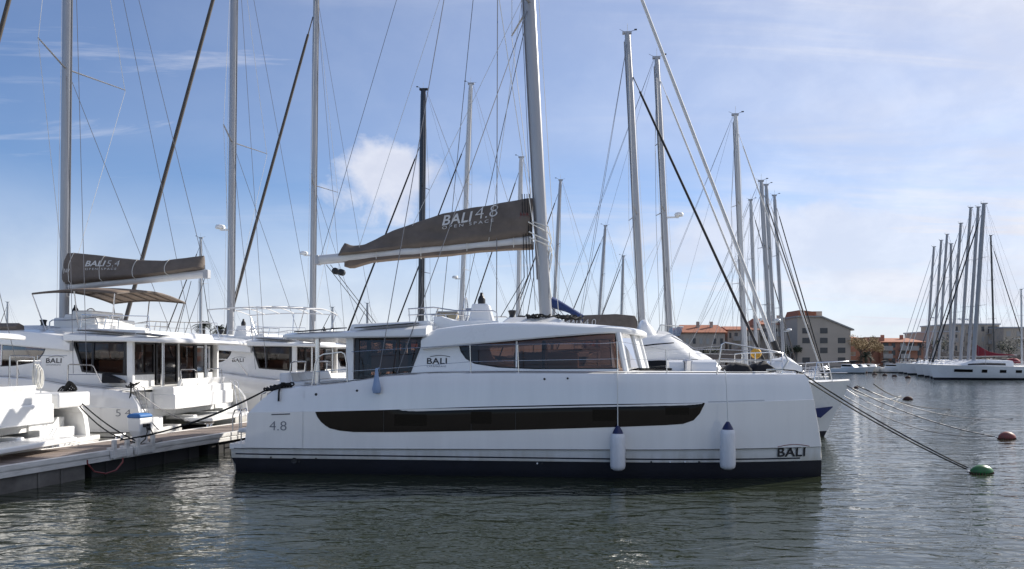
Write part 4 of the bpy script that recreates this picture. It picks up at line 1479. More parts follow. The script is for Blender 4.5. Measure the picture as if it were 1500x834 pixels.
lettering('4.0', 0.62, 0.36, lambda x, y: Vector((4.58 + x, near4(4.58 + x, 5.08 + y) - 0.03, 5.08 + y)), LETW, cov4, bold=-0.01, shear=0.1)
# folded blue canopy on its struts over the steering position
mb = MB(T4)
rings = []
for i in range(13):
    t = i / 12
    c_ = Vector((lerp(2.55, 4.55, t), 1.7, lerp(6.35, 5.35, t) + 0.10 * math.sin(math.pi * t)))
    r_ = 0.20 * (0.75 + 0.45 * math.sin(math.pi * min(1, t * 1.2 + 0.15)) * (1 - 0.45 * t))
    rings.append([(c_.x + 0.3 * r_ * math.cos(2 * math.pi * k / 10), c_.y + 1.3 * r_ * math.sin(2 * math.pi * k / 10), c_.z + r_ * math.cos(2 * math.pi * k / 10) * (1 + 0.12 * math.sin(9 * t + k))) for k in range(10)])
mb.loft(rings)
bc = mb.build('folded_canopy', BLUEC, C4['root'], smooth=70)
for (ua, za, ub_, zb_) in ((2.7, 6.2, 4.6, 4.0), (3.2, 6.0, 4.4, 4.4), (4.4, 5.4, 4.8, 4.1)):
    for v in (1.55, 1.85):
        mb = MB(T4)
        mb.tube([(ua, v, za), (ub_, v, zb_)], 0.02, 5)
        mb.build('canopy_strut', STEEL, bc)


def mono_hull(root, L, B, fb_bow, fb_st, mat_hull, reverse=False, ports=(), stripe=True, bow_over=0.6, aft=AFOUL, detail=True, boot=0.14):
    """Single hull in the boat's own frame, u from stern to stem, v across about 0."""
    def hb(t):
        return 0.5 * B * (0.86 + 0.14 * min(1, t / 0.35)) * (1 - max(0.0, (t - 0.38) / 0.62) ** 2.3)

    def sheer(t):
        return lerp(fb_st, fb_bow, t ** 1.5)

    def hullv(t, q):                                            # q from keel -0.2 to sheer 1
        w = interp([(-0.25, 0.45), (0.0, 0.80), (0.3, 0.93), (1.0, 1.0)], q)
        w = lerp(w, w * (0.55 + 0.45 * max(q, 0)), max(0, (t - 0.5) * 1.6))
        return max(hb(t) * w, 0.015)
    mb_ = MB()
    rings = []
    for i in range(25):
        t = i / 24
        ring = []
        for q in (-0.25, 0.0, boot - 0.01, boot, 0.4, 0.7, 0.93, 1.0):
            z = q * sheer(t)
            u = lerp(0.15 * max(q, 0) * (-1 if reverse else 1), L - bow_over * (1 - max(q, 0)), t)
            ring.append((u, -hullv(t, q), z))
        ring += [(u, -v, z) for (u, v, z) in reversed(ring)]
        rings.append(ring)
    mb_.loft(rings)
    for i in range(len(mb_.f)):
        mb_.m[i] = 1 if max(mb_.v[j][2] / sheer(min(1, max(0, mb_.v[j][0] / L))) for j in mb_.f[i]) < boot + 0.03 else 0
    hull = mb_.build('hull', [mat_hull, aft], root, smooth=40)
    mb_ = MB()
    mb_.grid([[(lerp(0.1, L - 0.05, i / 20), hb(i / 20) * w * 0.97, sheer(i / 20) + 0.015 + 0.05 * (1 - w * w)) for w in (-1, -0.5, 0, 0.5, 1)] for i in range(21)])
    mb_.build('deck', DECKM, root, smooth=40)
    for (u0, u1, q0, q1) in ports:
        for s in (-1, 1):
            mb_ = MB()
            mb_.grid([[(u, s * (hullv(u / L, q) + 0.012), q * sheer(u / L)) for q in (q0, q1)] for u in [lerp(u0, u1, i / 4) for i in range(5)]])
            mb_.build('hull_port', HGLASS, hull)
    return hull, hb, sheer, hullv


def pulpit(root, L, hb, sheer, h=0.65):
    mb_ = MB()
    u0, u1 = L - 1.5, L - 0.12
    z0 = sheer(0.9)
    pts = [(u0, -hb(u0 / L) * 0.9, z0), (u0 + 0.1, -hb(u0 / L) * 0.9, z0 + h), (u1, -0.16, z0 + h + 0.06), (u1 + 0.05, 0, z0 + h + 0.06), (u1, 0.16, z0 + h + 0.06), (u0 + 0.1, hb(u0 / L) * 0.9, z0 + h), (u0, hb(u0 / L) * 0.9, z0)]
    mb_.tube(pts, 0.02, 6)
    mb_.tube([(u0 + 0.08, -hb(u0 / L) * 0.9, z0 + h * 0.5), (u1 - 0.05, -0.15, z0 + h * 0.5)], 0.014, 5)
    mb_.tube([(u0 + 0.08, hb(u0 / L) * 0.9, z0 + h * 0.5), (u1 - 0.05, 0.15, z0 + h * 0.5)], 0.014, 5)
    for s in (-1, 1):
        mb_.tube([(u0 + 0.75, s * hb((u0 + 0.75) / L) * 0.85, z0), (u0 + 0.6, s * hb((u0 + 0.6) / L) * 0.8, z0 + h)], 0.018, 5)
    mb_.build('bow_pulpit', STEEL, root, smooth=60)
    for s in (-1, 1):
        mb_ = MB()
        for q in (0.5, 1.0):
            mb_.tube([(lerp(0.4, u0, i / 10), s * hb(lerp(0.4, u0, i / 10) / L) * 0.92, sheer(lerp(0.4, u0, i / 10) / L) + h * q) for i in range(11)], 0.008, 4)
        mb_.build('lifeline', STEEL, root)
        for k in range(5):
            u = lerp(0.6, u0 - 0.8, k / 4)
            mb_ = MB()
            mb_.tube([(u, s * hb(u / L) * 0.92, sheer(u / L)), (u, s * hb(u / L) * 0.92, sheer(u / L) + h)], 0.013, 5)
            mb_.build('stanchion', STEEL, root)


def coachroof(root, L, sheer, u0, u1, w, h, win=True):
    mb_ = MB()
    rings = []
    for i in range(13):
        t = i / 12
        hh = h * (min(1, (1 - t) / 0.45) ** 0.7 if t > 0.55 else 1.0) * (0.9 + 0.1 * t)
        ww = w * (1 - 0.45 * max(0, (t - 0.4) / 0.6) ** 1.5)
        u = lerp(u0, u1, t)
        z = sheer(u / L)
        rings.append([(u, s * ww * k, z + hh * q) for s, k, q in ((-1, 1.0, 0.0), (-1, 0.95, 0.55), (-1, 0.82, 0.9), (-1, 0.4, 1.0), (1, 0.4, 1.0), (1, 0.82, 0.9), (1, 0.95, 0.55), (1, 1.0, 0.0))])
    mb_.loft(rings)
    cr = mb_.build('coachroof', GEL, root, smooth=45)
    if win:
        for s in (-1, 1):
            mb_ = MB()
            cols = []
            for i in range(9):
                t = lerp(0.15, 0.82, i / 8)
                hh = h * (min(1, (1 - t) / 0.45) ** 0.7 if t > 0.55 else 1.0) * (0.9 + 0.1 * t)
                ww = w * (1 - 0.45 * max(0, (t - 0.4) / 0.6) ** 1.5)
                u = lerp(u0, u1, t)
                z = sheer(u / L)
                cols.append([(u, s * (ww * lerp(1.0, 0.95, q / 0.55) + 0.012), z + hh * q) for q in (0.16, 0.5)])
            mb_.grid(cols)
            mb_.build('cabin_window', HGLASS, cr)
    return cr


def yacht(name, label, mast_pt, ang, L, mast_u, ztop, slope, B=4.2, fb=(1.55, 1.25), mast_m=ALU, cover=TAUPE, spread=None, furl=(FURL, 0.05), group=RIGHT_ROW, far=False, ports=(), radar=None,
          hull_m=GEL, hood=True, wires=None, wire=0.010, chord=0.30, boomed=True, fore_attach=0.93, reverse=False, fore_u=None, halyards=2, roof_h=0.55, cover_k=1.0):
    d = Vector((math.cos(ang), math.sin(ang)))
    o = Vector(mast_pt) - d * mast_u
    root = empty(name, (o.x, o.y, 0), ang)
    tag(root, label, 'sailboat', group)
    hull, hb, sheer, hullv = mono_hull(root, L, B, fb[0], fb[1], hull_m, ports=ports, reverse=reverse)
    coachroof(root, L, sheer, L * 0.30, L * 0.78, B * 0.30, roof_h)
    pulpit(root, L, hb, sheer)
    zb = sheer(mast_u / L) + 0.4
    sp = spread or [(lerp(zb, ztop, 0.36), B * 0.32, 0.35), (lerp(zb, ztop, 0.66), B * 0.25, 0.28)]
    T_ = (lambda u, v, z: (u, v, z))
    zg = zb + 0.95
    m_, bo_, ug, mu_ = rig(root, T_, (mast_u, 0, zb), ztop, slope, chord, chord * 0.7, mast_m, sp, chain=[(mast_u - 0.4, B * 0.42, sheer(0.5), ztop - 0.8), (mast_u - 0.6, B * 0.40, sheer(0.5), lerp(zb, ztop, 0.35)), (mast_u + 0.5, B * 0.38, sheer(0.5), lerp(zb, ztop, 0.35))],
                           fore=(fore_u or L - 0.35, sheer(0.97) + 0.1, lerp(zb, ztop, fore_attach), furl[1], furl[0]), back=(0.2, B * 0.3, sheer(0.0)), boom=(L * 0.36, zg, zg + 0.12, 0.12, mast_m) if boomed else None,
                           radar=radar, far=far, wires=wires, wire=wire, track=not far, jacks=not far, halyards=halyards)
    if boomed:
        ln = L * 0.36
        t_ = [(ug - ln * 0.97, zg + 0.2), (ug - ln * 0.5, zg + 0.38), (ug - ln * 0.3, zg + 0.35 + 0.15 * cover_k), (ug - 0.25, zg + 0.75 * cover_k), (ug - 0.02, zg + 0.85 * cover_k)]
        b_ = [(ug - ln * 0.97, zg + 0.10), (ug - 0.02, zg + 0.02)]
        sail_cover(bo_, T_, t_, b_, 0, 0.20, cover, 0.5, ang + L, n=18)
    if hood:
        mb_ = MB()
        u0 = L * 0.29
        z = sheer(0.3) + 0.45
        mb_.grid([[(u0 + 0.9 * t - 0.9, B * 0.27 * math.cos(math.pi * i / 8), z + (0.55 + 0.25 * math.sin(math.pi * t * 0.5 + 0.6)) * math.sin(math.pi * i / 8) * (1 - 0.5 * t * t)) for i in range(9)] for t in (0, 0.35, 0.7, 1.0)])
        mb_.build('sprayhood', cover, root, smooth=60, solid=0.02)
        mb_ = MB()
        mb_.tube([(0.1, -hb(0) * 0.8, sheer(0)), (0.1, -hb(0) * 0.8, sheer(0) + 0.7), (0.1, hb(0) * 0.8, sheer(0) + 0.7), (0.1, hb(0) * 0.8, sheer(0))], 0.018, 5)
        mb_.build('stern_pulpit', STEEL, root, smooth=60)
    return root, T_, mu_


# ---- motor yacht between the two catamarans
STEM = Vector((12.42, 28.35))
LM = 14.9
om = STEM - LM * av
mroot = empty('motor_yacht', (om.x, om.y, 0), MA)
tag(mroot, 'white flybridge motor yacht behind the front catamaran, dark blue wedge at its bow', 'motor yacht')
TID = (lambda u, v, z: (u, v, z))
hullm, hbm, shm, hvm = mono_hull(mroot, LM, 4.6, 2.05, 1.6, GEL, bow_over=0.95, detail=False, boot=0.10)
pulpit(mroot, LM, hbm, shm, 0.72)
mb = MB()
for s in (-1,):
    cols = []
    for i in range(9):
        u = lerp(LM - 2.6, LM - 0.75, i / 8)
        qh = lerp(0.50, 0.56, i / 8)
        ql = lerp(0.50, 0.36, min(1, i / 6)) if i < 7 else lerp(0.36, 0.54, (i - 6) / 2)
        cols.append([(u, s * (hvm(min(1, u / LM), q) + 0.02), q * shm(u / LM)) for q in (min(ql, qh - 0.01), qh)])
    mb.grid(cols)
mb.build('bow_wedge', mat('deep_blue_paint', (0.012, 0.022, 0.11), 0.3), hullm)


def mpm(px, py, v):
    dx_ = (px - 750.0) / F
    ox, oy = om.x + v * bv.x, om.y + v * bv.y
    u = (ox - dx_ * oy) / (dx_ * av.y - av.x)
    return u, EYE - (py - HY) / F * (oy + u * av.y)


def m_loft(name, outline_top, outline_bot, w0, w1, m_, crown=0.12, n=22, par=None):
    """superstructure: side profile between two tables, sides leaning in, rounded crown"""
    ua, ub_ = outline_top[0][0], outline_top[-1][0]
    rings = []
    for i in range(n + 1):
        t = i / n
        u = lerp(ua, ub_, t)
        zt, zb = interp(outline_top, u), interp(outline_bot, u)
        k = 1 - 0.30 * t ** 3
        rings.append([(u, s * w, z) for s, w, z in ((-1, w0 * k, zb), (-1, lerp(w0, w1, 0.75) * k, lerp(zb, zt, 0.72)), (-1, w1 * k * 0.86, lerp(zb, zt, 0.97)), (-1, w1 * 0.4 * k, zt + crown * (zt - zb)), (1, w1 * 0.4 * k, zt + crown * (zt - zb)), (1, w1 * k * 0.86, lerp(zb, zt, 0.97)), (1, lerp(w0, w1, 0.75) * k, lerp(zb, zt, 0.72)), (1, w0 * k, zb))])
    mb_ = MB()
    mb_.loft(rings)
    return mb_.build(name, m_, par or mroot, smooth=50)


vm = -1.7
tp = [mpm(x, y, vm) for x, y in ((880, 489), (950, 490), (985, 494), (1003, 504), (1018, 516), (1052, 534))]
deckh = m_loft('deckhouse', tp, [(tp[0][0], 1.65), (tp[-1][0], 1.95)], 1.85, 1.55, GEL)
tp2 = [mpm(x, y, vm) for x, y in ((985, 533), (1000, 526), (1018, 518), (1030, 519), (1045, 526), (1062, 536))]
m_loft('foredeck_trunk', tp2, [(tp2[0][0], 1.9), (tp2[-1][0], 2.0)], 1.5, 1.2, GEL)
for pts, th, nm in ((((926, 530), (985, 527), (1022, 526.5), (1034, 530), (1000, 534), (930, 539)), 0, 'deckhouse_window'), (((932, 507), (960, 503.5), (988, 501.5), (988, 503), (960, 505.5), (932, 509)), 0, 'styling_stripe'),
                    (((926, 539.5), (1000, 535.5), (1030, 533), (1030, 536), (1000, 541), (926, 545)), 0, 'lower_window')):
    mb = MB()
    pl = [mpm(x, y, -1.88) for x, y in pts]
    mb.prism(pl, lambda u, z: (u, -1.90 + 0.10 * max(0, z - 1.7), z), lambda u, z: (u, -1.80 + 0.10 * max(0, z - 1.7), z))
    mb.build(nm, HGLASS, deckh)
tp3 = [mpm(x, y, -1.2) for x, y in ((938, 476), (942, 470), (948, 469), (956, 478), (962, 487), (975, 489))]
m_loft('flybridge_seat', tp3, [(tp3[0][0], mpm(938, 492, -1.2)[1]), (tp3[-1][0], mpm(975, 493, -1.2)[1])], 1.2, 1.0, GEL)
mb = MB()
q = [mpm(x, y, -1.2) for x, y in ((962, 489), (968, 476), (986, 477), (981, 491))]
mb.add([(q[0][0], -1.15, q[0][1]), (q[3][0] + 0.1, -1.0, q[3][1]), (q[2][0] + 0.1, -0.95, q[2][1]), (q[1][0], -1.1, q[1][1])], [(0, 1, 2, 3)])
mb.add([(q[3][0] + 0.1, -1.0, q[3][1]), (q[3][0] + 0.5, 0, q[3][1]), (q[2][0] + 0.5, 0, q[2][1]), (q[2][0] + 0.1, -0.95, q[2][1])], [(0, 1, 2, 3)])
mb.add([(q[3][0] + 0.5, 0, q[3][1]), (q[3][0] + 0.1, 1.0, q[3][1]), (q[2][0] + 0.1, 0.95, q[2][1]), (q[2][0] + 0.5, 0, q[2][1])], [(0, 1, 2, 3)])
wsn = mb.build('wind_deflector', CLEAR, mroot)
mb = MB()
mb.tube([(q[0][0], -1.16, q[0][1]), (q[1][0], -1.11, q[1][1]), (q[2][0] + 0.1, -0.96, q[2][1]), (q[2][0] + 0.5, 0, q[2][1])], 0.02, 5)
mb.build('deflector_frame', STEEL, wsn)
mb = MB()
rl = [mpm(x, y, -1.9) for x, y in ((985, 492), (1000, 500), (1020, 512), (1045, 512), (1100, 514))]
mb.tube([(u, -1.6, z) for u, z in rl], 0.02, 5)
mb.build('deck_rail', STEEL, mroot, smooth=60)
# yellow lifebuoy cover on its foredeck rail
mb = MB()
u, z = mpm(1107, 518, -1.3)
mb.lathe([(0.03, -0.10), (0.15, -0.09), (0.19, 0.0), (0.15, 0.09), (0.03, 0.10)], (u, -1.35, z), 14, 'y')
tag(mb.build('lifebuoy', YEL, mroot, smooth=60))

# ---- sailing yachts of that row
def at_px(px, d):
    return ((px - 750.0) / F * d, d)


yacht('sailing_yacht', 'sailing yacht with black sail cover and mast radar dome, right of the 4.0 catamaran', at_px(985, 40.5), MA, 14.4, 7.6, 18.6, -0.048, cover=BLACKC, spread=[(10.6, 1.5, 0.3), (14.3, 1.1, 0.2)], furl=(FURLW, 0.055), radar=(10.35, 0.75), fore_u=13.2)
yacht('sailing_yacht', 'sailing yacht with the tall pale mast rising just right of the orange tiled roof', at_px(1093, 46.5), MA, 12.4, 7.5, 17.5, -0.040, mast_m=MASTW, furl=(FURLW, 0.045), radar=None)
yacht('sailing_yacht', 'sailing yacht with slim pale mast and small radar dome, beside the tall pale mast', at_px(1109, 70), MA, 11.2, 7.2, 17.2, -0.036, far=True, mast_m=MASTW, radar=(6.4, 0.6), furl=(FURL, 0.05))
yacht('sailing_yacht', 'grey-masted sailing yacht, taller of the two close masts in front of the grey gabled apartments', at_px(1131, 56), MA, 11.2, 7.2, 15.7, -0.055, far=True, radar=(5.6, 0.6), furl=(FURL, 0.05))
yacht('sailing_yacht', 'grey-masted sailing yacht, shorter of the two close masts in front of the grey gabled apartments', at_px(1137, 63), MA, 11.2, 7.2, 17.0, -0.052, far=True, furl=(FURLW, 0.045))
yacht('sailing_yacht', 'sailing yacht whose mast carries two small domes, rightmost before the grey gabled apartments', at_px(1149, 69), MA, 11.0, 7.2, 17.4, -0.055, far=True, radar=(5.4, 0.6), furl=(FURLD, 0.055))

# ---- yachts behind the front catamaran with bows to the left
LEFTW = math.pi - 0.08
yacht('sailing_yacht', 'sailing yacht with a tall black carbon mast behind the boom of the front catamaran', at_px(616, 56), LEFTW, 15.5, 8.5, 22.3, -0.010, mast_m=CARBON, far=True, furl=(FURLD, 0.07), B=4.6, wires=WIRE, chord=0.46, fore_attach=0.80)
yacht('sailing_yacht', 'sailing yacht with white mast and a small camera dome, right of the black mast', at_px(672, 60.5), LEFTW, 15.0, 8.2, 24.3, -0.042, mast_m=MASTW, far=True, furl=(FURLD, 0.06), radar=(9.2, 0.6), chord=0.36, fore_attach=0.8)
yacht('sailing_yacht', 'sailing yacht with short white mast emerging behind the upper end of the front sail cover', at_px(757, 66), LEFTW, 13.0, 7.0, 20.0, -0.02, mast_m=MASTW, far=True, furl=(FURL, 0.06), chord=0.36)
yacht('sailing_yacht', 'sailing yacht with thin grey mast just right of the front mast', at_px(807, 71), LEFTW, 12.4, 6.8, 19.2, -0.05, far=True, furl=(FURL, 0.06))
yacht('sailing_yacht', 'small sailing yacht with a leaning grey mast above the low taupe cover', at_px(872, 82), LEFTW, 11.5, 6.2, 16.9, -0.07, far=True, furl=(FURL, 0.06))
yacht('sailing_yacht', 'small sailing yacht with the shortest dark mast above the low taupe cover', at_px(908, 94), LEFTW, 11.0, 6.0, 15.3, -0.03, far=True, furl=(FURL, 0.06), mast_m=ALU)
yacht('sailing_yacht', 'distant sailing yacht with a thin mast and crosstrees right of the 5.4 boom end', at_px(294, 78), LEFTW, 12.0, 6.4, 15.0, 0.0, far=True, furl=(FURL, 0.06), mast_m=MASTW)
yacht('sailing_yacht', 'distant sailing yacht with a low mast showing at the far left above the hardtop', at_px(11, 150), LEFTW, 11.0, 6.0, 13.8, 0.0, far=True, furl=(FURL, 0.06), mast_m=MASTW, chord=0.4)
yacht('sailing_yacht', 'distant sailing yacht with a low mast left of the black mast, above the front hardtop', at_px(487, 120), LEFTW, 11.0, 6.0, 10.8, 0.0, far=True, furl=(FURL, 0.06), mast_m=MASTW, chord=0.36)
yacht('sailing_yacht', 'distant sailing yacht with a low mast close to the black mast', at_px(538, 128), LEFTW, 11.0, 6.0, 12.0, 0.0, far=True, furl=(FURL, 0.06), mast_m=ALU, chord=0.36)

# ---- the charter fleet across the basin, far right
FLEET = 'charter yachts rafted across the basin'
FA = math.pi + 0.02
fleet = [(1426, 107.0, 24.3, 'nearest yacht of the far right fleet, pale hull, square ports and red sail cover', REDC),
         (1418, 113.5, 25.1, 'second yacht of the far right fleet, behind the one with the red sail cover', TAUPE),
         (1407, 120.0, 26.3, 'third yacht of the far right fleet counted from the red sail cover', TAUPE),
         (1394, 126.5, 25.0, 'fourth yacht of the far right fleet counted from the red sail cover', TAUPE),
         (1392, 133.0, 22.6, 'yacht of the far right fleet with the thin upright dark-grey mast', TAUPE),
         (1375, 139.0, 25.2, 'third yacht of the far right fleet counted from its left end', TAUPE),
         (1367, 146.0, 25.2, 'second yacht of the far right fleet counted from its left end', TAUPE),
         (1357, 153.0, 25.0, 'leftmost yacht of the far right fleet, with the lowest pale mast', TAUPE)]
PORTS = [(4.1, 5.0, 0.52, 0.74), (6.3, 7.2, 0.52, 0.74), (8.8, 9.5, 0.52, 0.74), (10.6, 12.8, 0.55, 0.74)]
for i, (px, d, zt, lb, cv) in enumerate(fleet):
    slope = -0.066 if i != 4 else -0.005
    mu_ = 9.4
    r_ = yacht('sailing_yacht', lb, at_px(px, d), FA, 15.6, mu_, zt, slope, B=4.7, fb=(2.05, 1.75), far=True, cover=cv, group=FLEET, ports=PORTS if i < 2 else (), furl=((FURLD, 0.10) if i == 0 else (FURL, 0.075) if i in (1, 3) else (FURLW, 0.055)), radar=(8.2 + 0.4 * i, 0.6) if i in (1, 2, 4, 6) else None,
               wires=WIRE, wire=0.013, chord=0.62 if i == 0 else 0.50, roof_h=0.95, cover_k=1.9 if i == 0 else 1.2, mast_m=MASTG, hull_m=GEL, reverse=False, halyards=1)
    if i == 0:
        mb = MB()
        mb.tube([(9.8, -2.38, 1.4), (9.8, -2.42, 0.6)], 0.14, 10)
        mb.build('black_fender', BLACKP, r_[0], smooth=60)
yacht('sailing_yacht', 'far yacht with a thin black mast leaning left, right of the red sail cover mast', at_px(1457, 128), FA + math.pi, 14.0, 7.5, 23.2, -0.03, far=True, mast_m=CARBON, group=FLEET, chord=0.34, furl=(FURL, 0.08), halyards=1)
yacht('sailing_yacht', 'far yacht at the right edge with a white canopy and a low pale mast', at_px(1497, 119), FA + math.pi, 13.0, 7.0, 13.5, -0.01, far=True, mast_m=MASTW, group=FLEET, chord=0.3, halyards=1)

# ---------------------------------------------------------------- pontoon, with its fittings
DANG = math.atan2(0.966, 0.257)
N0 = Vector((-10.66, 16.1))
dock = empty('pontoon', (N0.x, N0.y, 0), DANG)
tag(dock, 'floating pontoon with brown timber decking and pale aluminium edges, on dark floats', 'pontoon')


def deck_material():
    m = bpy.data.materials.new('pontoon_boards')
    m.use_nodes = True
    nt = m.node_tree
    b = nt.nodes['Principled BSDF']
    b.inputs['Roughness'].default_value = 0.85
    t = nt.nodes.new('ShaderNodeTexCoord')
    sp = nt.nodes.new('ShaderNodeSeparateXYZ')
    nt.links.new(t.outputs['Object'], sp.inputs[0])

    def mth(op, a, k):
        n = nt.nodes.new('ShaderNodeMath')
        n.operation = op
        nt.links.new(a, n.inputs[0])
        if k is not None:
            n.inputs[1].default_value = k
        return n.outputs[0]
    x = mth('DIVIDE', sp.outputs[0], 0.14)
    fr = mth('FRACT', x, None)
    gap = mth('LESS_THAN', fr, 0.07)
    fl = mth('FLOOR', x, None)
    wn_ = nt.nodes.new('ShaderNodeTexWhiteNoise')
    wn_.noise_dimensions = '1D'
    nt.links.new(fl, wn_.inputs['W'])
    nz = nt.nodes.new('ShaderNodeTexNoise')
    nz.inputs['Scale'].default_value = 5
    nz.inputs['Detail'].default_value = 6
    mp_ = nt.nodes.new('ShaderNodeMapping')
    mp_.inputs['Scale'].default_value = (3, 0.5, 1)
    nt.links.new(t.outputs['Object'], mp_.inputs[0])
    nt.links.new(mp_.outputs[0], nz.inputs['Vector'])
    add = nt.nodes.new('ShaderNodeMath')
    add.operation = 'ADD'
    nt.links.new(wn_.outputs['Value'], add.inputs[0])
    nt.links.new(nz.outputs['Fac'], add.inputs[1])
    rp = nt.nodes.new('ShaderNodeValToRGB')
    rp.color_ramp.elements[0].position, rp.color_ramp.elements[1].position = 0.25, 1.0
    rp.color_ramp.elements[0].color = (0.150, 0.118, 0.100, 1)
    rp.color_ramp.elements[1].color = (0.30, 0.245, 0.215, 1)
    hf = nt.nodes.new('ShaderNodeMath')
    hf.operation = 'MULTIPLY'
    hf.inputs[1].default_value = 0.62
    nt.links.new(add.outputs[0], hf.inputs[0])
    nt.links.new(hf.outputs[0], rp.inputs[0])
    mx_ = nt.nodes.new('ShaderNodeMix')
    mx_.data_type = 'RGBA'
    nt.links.new(gap, mx_.inputs['Factor'])
    nt.links.new(rp.outputs[0], mx_.inputs[6])
    mx_.inputs[7].default_value = (0.02, 0.016, 0.013, 1)
    nt.links.new(mx_.outputs[2], b.inputs['Base Color'])
    return m


EDGE = mat('weathered_aluminium', (0.74, 0.73, 0.71), 0.5, metal=0.1, var=0.35, vscale=2.5, stretch=(0.6, 1, 4), bump=0.1)
CONC = mat('float_concrete', (0.17, 0.16, 0.15), 0.9, var=0.5, vscale=1.6, bump=0.4, bscale=12)
DARKF = mat('black_float', (0.022, 0.022, 0.024), 0.7, var=0.4, vscale=1.5)
ZD = 0.59
X0, X1 = -9.0, 44.0
mb = MB()
mb.box((X0, 0.16, ZD - 0.06), (X1, 1.80, ZD - 0.002))
mb.build('decking', deck_material(), dock)
mb = MB()
for (y0, y1) in ((0.0, 0.16), (1.80, 1.96)):
    k = 1 if y0 == 0 else -1
    mb.box((X0, y0, ZD - 0.02), (X1, y1, ZD + 0.012))
    yo = y0 if k == 1 else y1
    mb.box((X0, min(yo, yo + k * 0.05), ZD - 0.10), (X1, max(yo, yo + k * 0.05), ZD - 0.02))
    mb.box((X0, min(yo + k * 0.025, yo + k * 0.09), ZD - 0.13), (X1, max(yo + k * 0.025, yo + k * 0.09), ZD - 0.10))
    mb.box((X0, min(yo + k * 0.005, yo + k * 0.07), ZD - 0.24), (X1, max(yo + k * 0.005, yo + k * 0.07), ZD - 0.13))
mb.build('edge_beam', EDGE, dock, bevel=0.008)
mb = MB()
mb.box((0.05, 0.10, -0.45), (2.35, 1.85, ZD - 0.245))
for xx in (1.0, 1.62):
    mb.box((xx, 0.06, -0.45), (xx + 0.06, 0.1, ZD - 0.26))
fl0 = mb.build('float', CONC, dock, bevel=0.02)
for (xa, xb) in ((-8.8, -4.6), (-4.3, -0.2), (2.6, 6.6), (7.0, 11.2), (11.6, 15.8), (16.2, 20.4), (21, 25), (26, 30), (31, 35), (36, 40)):
    mb = MB()
    mb.box((xa, 0.14, -0.45), (xb, 1.82, ZD - 0.245))
    for k in range(4):
        xx = lerp(xa + 0.4, xb - 0.5, k / 3)
        mb.box((xx, 0.10, -0.45), (xx + 0.07, 0.14, ZD - 0.26))
    mb.build('float', DARKF, dock, bevel=0.03)


def on_dock(px, py, z=ZD):
    """pontoon coordinates of a point of the deck plane seen at a pixel"""
    d = (EYE - z) * F / (py - HY)
    p = Vector(((px - 750) / F * d, d)) - N0
    dx_, dy_ = Vector((math.cos(DANG), math.sin(DANG))), Vector((-math.sin(DANG), math.cos(DANG)))
    return p.dot(dx_), p.dot(dy_)


def dock_pt(x, y, z):
    dx_, dy_ = Vector((math.cos(DANG), math.sin(DANG))), Vector((-math.sin(DANG), math.cos(DANG)))
    p = N0 + dx_ * x + dy_ * y
    return Vector((p.x, p.y, z))


# mooring brackets clamped on the near edge
for i, (px, py) in enumerate(((190, 664), (206, 661), (219, 658.5), (236, 655))):
    x, _ = on_dock(px, py - 3)
    mb = MB()
    mb.box((x - 0.05, -0.03, ZD + 0.012), (x + 0.05, 0.14, ZD + 0.07))
    mb.box((x - 0.05, -0.09, ZD - 0.2), (x + 0.05, -0.006, ZD + 0.26))
    if i in (0, 2):
        mb.box((x - 0.1, -0.07, ZD - 0.19), (x + 0.62, -0.008, ZD + 0.01))
    mb.build('mooring_bracket', EDGE, dock, bevel=0.01)
for x in (3.2, 5.4, 9.4, 13.5, -2.0):
    mb = MB()
    mb.lathe([(0.05, ZD), (0.035, ZD + 0.10), (0.001, ZD + 0.11)], (x - 0.09, 1.86, 0.01), 8)
    mb.lathe([(0.05, ZD), (0.035, ZD + 0.10), (0.001, ZD + 0.11)], (x + 0.09, 1.86, 0.01), 8)
    mb.tube([(x - 0.22, 1.86, ZD + 0.13), (x, 1.86, ZD + 0.115), (x + 0.22, 1.86, ZD + 0.13)], 0.025, 6)
    mb.build('cleat', STEEL, dock, smooth=50)
# curved handrail of the swimming ladder near the front boat
xr, yr = on_dock(351, 633)
mb = MB()
for o_ in (0.0, 0.35):
    mb.tube([(xr + o_, 0.10, ZD), (xr + o_, 0.10, ZD + 0.5), (xr + o_ + 0.03, 0.05, ZD + 0.66), (xr + o_ + 0.03, -0.12, ZD + 0.70), (xr + o_, -0.2, ZD + 0.58), (xr + o_, -0.2, -0.2)], 0.02, 6)
for k in range(4):
    mb.tube([(xr, -0.2, 0.4 - 0.2 * k), (xr + 0.35, -0.2, 0.4 - 0.2 * k)], 0.016, 5)
mb.build('ladder', STEEL, dock, smooth=60)

# service pedestal
xp, yp = on_dock(241, 652)
pp = dock_pt(xp + 0.05, 0.42, ZD)
ped = empty('service_pedestal', pp, DANG)
tag(ped, 'white water and power pedestal with a bright blue cap on the pontoon', 'service pedestal')
mb = MB()
mb.loft([[(sx * w, sy * w * 0.85, z) for sx, sy in ((-1, -1), (1, -1), (1, 1), (-1, 1))] for z, w in ((0.0, 0.15), (0.22, 0.16), (0.36, 0.215), (0.62, 0.235), (0.70, 0.24))])
body = mb.build('body', GEL, ped, bevel=0.03)
mb = MB()
mb.loft([[(sx * w, sy * w * 0.85 + 0.0, z) for sx, sy in ((-1, -1), (1, -1), (1, 1), (-1, 1))] for z, w in ((0.702, 0.248), (0.755, 0.245), (0.80, 0.21), (0.82, 0.13))])
mb.build('cap', mat('bright_blue_plastic', (0.035, 0.14, 0.36), 0.55), ped, bevel=0.03)
mb = MB()
for (x, y, z) in ((0.06, -0.19, 0.5), (-0.08, -0.19, 0.5), (0.06, -0.185, 0.4)):
    mb.box((x - 0.035, y - 0.07, z - 0.045), (x + 0.035, y + 0.01, z + 0.045))
